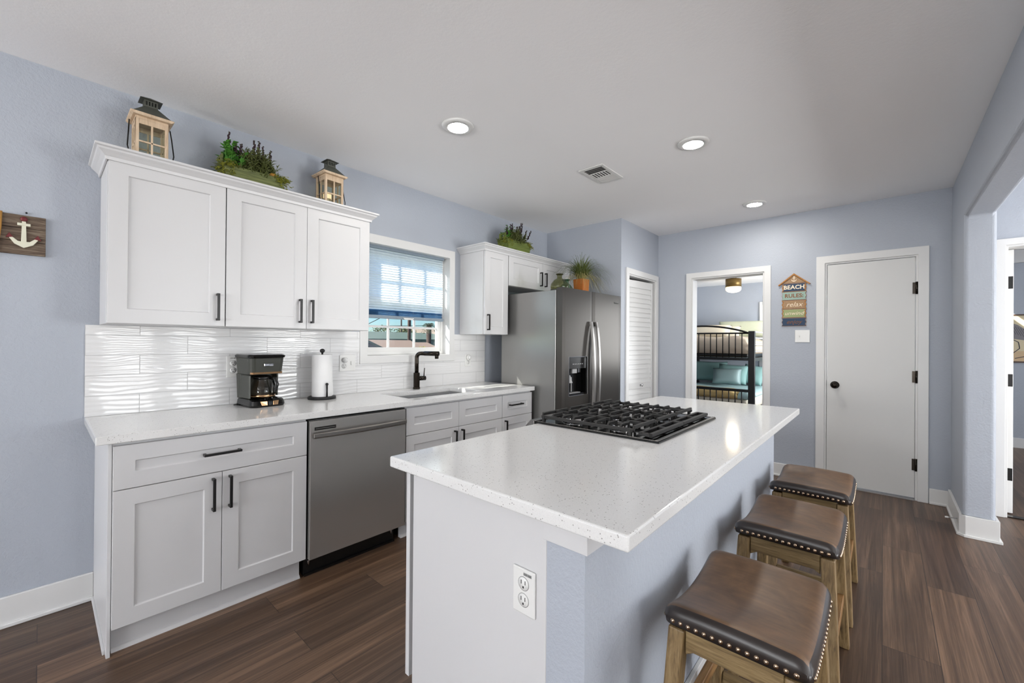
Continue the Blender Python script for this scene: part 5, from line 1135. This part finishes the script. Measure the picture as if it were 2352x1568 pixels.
soft_box('bed_sheet', bx+0.045, bx+0.50, by0+0.055, by0+0.195, 0.485, 0.60, 'teal_sheet', 'teal sheet edge at the foot corner of the lower bunk', 'bedding', 0.006, 8)
def pillow(label, x, y, z, w, h, t, mat, rx=0.0, tilt=0.30, rz=0.0):
    n = 16; vs = []; fs = []
    for s in (1, -1):
        for i in range(n+1):
            for j in range(n+1):
                u, v = -1+2*i/n, -1+2*j/n; th = t/2*(max(0, (1-u**4))*max(0, (1-v**4)))**0.55; pin = 1-0.05*(abs(u*v)**0.5 < 0.6)*(1-abs(u*v))
                vs.append((s*th, u*w/2*(1-0.05*(1-v*v)), v*h/2*(1-0.07*(1-u*u))+h/2))
    N = (n+1)**2
    for i in range(n):
        for j in range(n):
            a = i*(n+1)+j; fs += [(a, a+n+1, a+n+2, a+1), (N+a, N+a+1, N+a+n+2, N+a+n+1)]
    m_ = Matrix.Translation((x, y, z)) @ Matrix.Rotation(rz, 4, 'Z') @ Matrix.Rotation(tilt, 4, 'Y') @ Matrix.Rotation(rx, 4, 'X')
    return tag(MB().add(vs, fs, True).xf(m_).build('pillow', mat, None, solo=True), label, 'pillow')
pillow('large dusty teal pillow at the left of the lower bunk', 8.66, 2.55, 0.585, 0.62, 0.40, 0.17, 'teal_fabric')
pillow('dark teal pillow behind the satin pillow on the lower bunk', 8.45, 2.10, 0.585, 0.50, 0.36, 0.14, 'teal_fabric', 0.05)
pillow('silvery teal satin cushion in the middle of the lower bunk', 8.24, 2.13, 0.585, 0.48, 0.30, 0.13, 'satin', -0.03, 0.35)
pillow('crumpled green teal pillow right of the satin cushion', 8.56, 1.80, 0.585, 0.34, 0.36, 0.13, 'teal_fabric', 0.15)
pillow('pale blue pillow behind the bed post at the right of the lower bunk', 8.72, 1.64, 0.585, 0.40, 0.34, 0.11, 'pale_blue_fabric', 0.0)
pillow('wide pale sage pillow at the head of the upper bunk', 8.66, 1.98, 1.44, 0.86, 0.34, 0.16, 'sage_fabric', 0.0, 0.45)
pillow('beige pillow at the left on the upper bunk', 8.20, 2.42, 1.435, 0.72, 0.26, 0.16, 'beige_fabric', 0.0, 0.6)
pillow('cream pillow beside the beige pillow on the upper bunk', 8.44, 2.36, 1.40, 0.80, 0.27, 0.12, 'beige_fabric', 0.0, 0.45)
soft_box('mattress_pad', bx+1.46, bx+bl-0.06, by0+0.06, by1-0.06, 1.166, 1.38, 'beige_fabric', 'beige sheet at the head of the upper bunk', 'bedding', 0.004, 9)
fx = thing('ceiling_fixture', 'small amber drum ceiling lamp in the bedroom', 'light', (8.1, 1.985, 2.484))
MB().lathe([(0.05, 0), (0.05, -0.03), (0.0001, -0.03)], (8.1, 1.985, 2.4845), 24).build('canopy', 'bronze', fx)
MB().lathe([(0.126, -0.031), (0.126, -0.17), (0.120, -0.17), (0.120, -0.031)], (8.1, 1.985, 2.4845), 36).build('drum_shade', 'amber', fx)
MB().lathe([(0.119, -0.1705), (0.125, -0.19), (0.124, -0.21), (0.117, -0.23), (0.100, -0.248), (0.075, -0.259), (0.04, -0.266), (0.0001, -0.268)], (8.1, 1.985, 2.4845), 32).build('glass_shade', 'warm_lamp', fx)
l = light('lamp', 'POINT', (0, 0, -0.33), (0, 0, -1), 4, color=(1, 0.86, 0.66)); l.parent = fx; l.data.shadow_soft_size = 0.09
# ================================================================== GUEST ROOM PRINT
pr_ = thing('bird_print', 'hanging print of a grey wading bird seen through the hall doorway', 'picture', (8.37, -1.6, 1.10))
MB().box(8.3745, 8.3785, -2.12, -1.10, 1.115, 1.705).build('paper_sheet', 'picture', pr_)
MB().box(8.3738, 8.3744, -2.12, -1.10, 1.115, 1.245).build('painted_shore', 'picture_low', pr_)
for z in (1.105, 1.712): MB().box(8.364, 8.3785, -2.13, -1.09, z-0.008, z+0.008).build('batten', 'frame_brown', pr_, 0.002)
bird = MB()
def qf(P, xo): bird.prism(P, 'x', xo-0.0004, xo)
body = [(-1.115, 1.60), (-1.16, 1.625), (-1.22, 1.62), (-1.29, 1.585), (-1.36, 1.52), (-1.44, 1.44), (-1.50, 1.37), (-1.40, 1.375), (-1.30, 1.395), (-1.22, 1.41), (-1.16, 1.44), (-1.125, 1.50)]
qf(body, 8.3736); bird.build('bird_body', 'picture_grey', pr_)
bird = MB(); qf([(-1.16, 1.62), (-1.10, 1.66), (-1.10, 1.63), (-1.14, 1.60)], 8.3732)
def stroke(a, b, w):
    d = Vector((b[0]-a[0], b[1]-a[1])).normalized(); n = Vector((-d.y, d.x))*w/2; qf([(a[0]-n.x, a[1]-n.y), (b[0]-n.x, b[1]-n.y), (b[0]+n.x, b[1]+n.y), (a[0]+n.x, a[1]+n.y)], 8.3732)
for a, b in (((-1.23, 1.41), (-1.30, 1.36)), ((-1.30, 1.36), (-1.31, 1.28)), ((-1.31, 1.28), (-1.22, 1.18)), ((-1.38, 1.39), (-1.385, 1.30)), ((-1.385, 1.30), (-1.36, 1.18)), ((-1.22, 1.18), (-1.13, 1.13)), ((-1.36, 1.18), (-1.27, 1.15)), ((-1.36, 1.18), (-1.42, 1.155))): stroke(a, b, 0.008)
for k in range(14): y = -1.14-k*0.022; stroke((y, 1.59-max(0, k-4)*0.012), (y-0.05, 1.46-max(0, k-4)*0.010), 0.003)
bird.build('ink_lines', 'ink', pr_)

# ================================================================== KITCHEN WINDOW BLIND
bl_ = thing('cellular_blind', 'light blue pleated shade half lowered over the kitchen window', 'blind', (2.06, 3.02, 1.49))
MB().box(1.664, 2.440, 3.000, 3.034, 2.042, 2.067).build('headrail', 'blind_rail', bl_, 0.002)
mb = MB(); n = 24; za, zb = 1.560, 2.041; vs = []; m_ = 2*n
zl = [zb-(zb-za)*k/m_ for k in range(m_+1)]

for k, z in enumerate(zl):
    y = 3.012 if k % 2 else 3.024
    vs += [(1.668, y, z), (2.436, y, z)]
mb.add(vs, [(2*k, 2*k+1, 2*k+3, 2*k+2) for k in range(len(zl)-1)]); mb.build('pleated_cloth', 'blind', bl_)
mb = MB(); vs = []; zq = [za-0.0037*k for k in range(14)]
for k, z in enumerate(zq): y = 3.004 if k % 2 else 3.031; vs += [(1.668, y, z), (2.436, y, z)]
mb.add(vs, [(2*k, 2*k+1, 2*k+3, 2*k+2) for k in range(13)]); mb.build('stacked_pleats', 'blind_stack', bl_)
MB().box(1.666, 2.438, 3.002, 3.032, 1.488, 1.514).build('bottom_rail', 'blind_rail', bl_, 0.003, 2)
MB().prism([(2.02, 1.486), (2.10, 1.486), (2.115, 1.502), (2.005, 1.502)], 'y', 2.992, 3.001).build('pull_tab', 'white_plastic', bl_, 0.002)

# ================================================================== OUTDOORS BEYOND THE KITCHEN WINDOW
struct('ground', MB().box(-30, 70, 4.5, 110, -3.3, -3.2), 'ground', 'dry ground of the neighbourhood outside the window')
def house(label, x0, x1, y0, y1, zb, ze, zr, wall, roof, axis='x', over=0.4, wins=()):
    t = thing('house', label, 'house', ((x0+x1)/2, (y0+y1)/2, zb)); zr = zr-0.16
    MB().box(x0, x1, y0, y1, zb, ze).build('walls', wall, t)
    mb = MB()
    if axis == 'x': ym = (y0+y1)/2; mb.prism([(y0-over, ze-0.08), (ym, zr), (y1+over, ze-0.08), (y1+over, ze+0.06), (ym, zr+0.16), (y0-over, ze+0.06)], 'x', x0-over, x1+over); g = MB().prism([(y0, ze), (ym, zr), (y1, ze)], 'x', x0, x1)
    else: xm = (x0+x1)/2; mb.prism([(x0-over, ze-0.08), (xm, zr), (x1+over, ze-0.08), (x1+over, ze+0.06), (xm, zr+0.16), (x0-over, ze+0.06)], 'y', y0-over, y1+over); g = MB().prism([(x0, ze), (xm, zr), (x1, ze)], 'y', y0, y1)
    g.build('gable', wall, t); rf = mb.build('roof', roof, t)
    if axis == 'y': MB().prism([(x0-over-0.02, ze-0.16), (xm, zr-0.02), (x1+over+0.02, ze-0.16), (x1+over+0.02, ze-0.05), (xm, zr+0.09), (x0-over-0.02, ze-0.05)], 'y', y0-over-0.06, y0-over-0.01).build('fascia', 'fascia', rf)
    for wx, wz in wins: MB().box(wx, wx+0.9, y0-0.03, y0+0.03, wz, wz+0.7).build('window', 'window_dark', t)
    return t
house('pale grey house with a gable end at the left of the window view', 0.6, 6.95, 12.0, 18.0, -3.2, 1.02, 2.60, 'siding', 'shingle_green', 'y', 0.28)
house('low brown roofed house in the middle of the window view', 9.6, 16.9, 19.0, 27.0, -3.2, 0.0, 1.28, 'siding', 'shingle_brown', 'x')
house('small brown roofed house between the grey house and the low roof', 9.2, 11.2, 14.6, 18.6, -3.2, 0.55, 1.38, 'siding', 'shingle_brown', 'x', 0.3)
house('long blue grey house with a green roof behind the others', 16.5, 28.0, 33.0, 42.0, -3.2, 1.50, 2.30, 'teal_siding', 'shingle_green', 'x', 0.5, ((19.4, 0.5), (22.4, 0.5), (24.8, 0.5)))
house('distant tan roofed house at the right of the window view', 36.5, 47.0, 48.0, 58.0, -3.2, 2.1, 3.35, 'siding', 'tan_roof', 'x')
tag(MB().box(34.5, 38.5, 46.0, 47.4, 1.95, 2.12)._j(MB().tube([(34.7, 46.2, -3.2), (34.7, 46.2, 1.95)], 0.06, 6)).build('awning', 'red_paint', None, solo=True), 'red awning in front of the tan roofed house', 'awning')
up_ = thing('utility_pole', 'dark wooden utility pole beyond the kitchen window', 'pole', (17.8, 25.8, -3.2))
MB().tube([(17.8, 25.8, -3.2), (17.8, 25.8, 7.0)], 0.12, 12).build('shaft', 'pole', up_); MB().box(17.0, 18.6, 25.7, 25.8, 5.7, 5.85).build('crossarm', 'pole', up_)
for x, y, hh in ((12.4, 30, 3.0), (14.4, 30, 3.4), (29.6, 44.6, 4.6)):
    t_o = MB().tube([(x, y, -3.2), (x, y, hh)], 0.09, 8)._j(MB().box(x-0.7, x+0.7, y-0.05, y+0.05, hh-0.3, hh-0.22)).build('utility_pole', 'pole', None, solo=True)
    tag(t_o, {12.4: 'leftmost distant utility pole outside the window', 14.4: 'second distant utility pole from the left outside the window', 29.6: 'far utility pole just left of the large dark pole'}[x], 'pole')
for k, (a, b, sag) in enumerate((((2, 20, 2.9), (30, 34, 4.2), 0.5), ((2, 20, 2.4), (30, 34, 3.3), 0.4), ((17.9, 25.3, 3.6), (30, 23.5, 1.7), 0.3), ((17.9, 25.3, 3.3), (33, 29, 2.4), 0.3), ((10.5, 21.5, 1.6), (17.6, 25.3, 4.4), 0.2))):
    pts = [Vector(a).lerp(Vector(b), q/12)-Vector((0, 0, sag*4*(q/12)*(1-q/12))) for q in range(13)]
    MB().tube(pts, 0.022, 5).build('power_line', 'wire', up_)
def tree(name, label, x, y, z, R, seed, mat='tree_leaf'):
    r = random.Random(seed); t = thing(name, label, 'tree', (x, y, -3.2)); mb = MB()
    for k in range(260):
        d = rdir(r, (-0.5, 1.4)); q = Vector((x, y, z))+Vector((d.x*R, d.y*R, d.z*R*0.55))*r.uniform(0.5, 1); leaf(mb, q, rdir(r, (-1, 1)), R*0.22, R*0.14)
    mb.build('crown', mat, t); MB().tube([(x, y, -3.2), (x, y, z)], 0.12, 8).build('trunk', 'pole', t)
tree('tree', 'green tree behind the green roof at left', 28.6, 47, 2.5, 1.5, 1); tree('tree', 'second green tree above the green roof', 31.8, 47.5, 2.5, 1.3, 2); tree('tree', 'third tree near the dark utility pole', 34.2, 49, 2.6, 0.9, 3)
tree('bush', 'yellow green shrub at the bottom of the window view', 9.05, 12.3, 1.02, 0.2, 4, 'bush')
pm = thing('palm_tree', 'palm tree at the right of the window view', 'tree', (21.98, 29.0, -3.2)); MB().tube([(21.98, 29.0, -3.2), (21.98, 29.0, 2.7)], [0.16, 0.22], 12).build('trunk', 'pole', pm)
mb = MB(); r = random.Random(3)
for k in range(38):
    d = rdir(r, (-0.5, 1.0)); b = Vector((21.98, 29.0, 2.75))
    for q in range(6):
        p = b+d*(0.11*q)-Vector((0, 0, 0.016*q*q)); sdv = Vector((-d.y, d.x, 0))
        for s in (-1, 1): leaf(mb, p, sdv*s+d*0.7-Vector((0, 0, 0.4)), 0.22, 0.05)
mb.build('fronds', 'tree_leaf', pm)
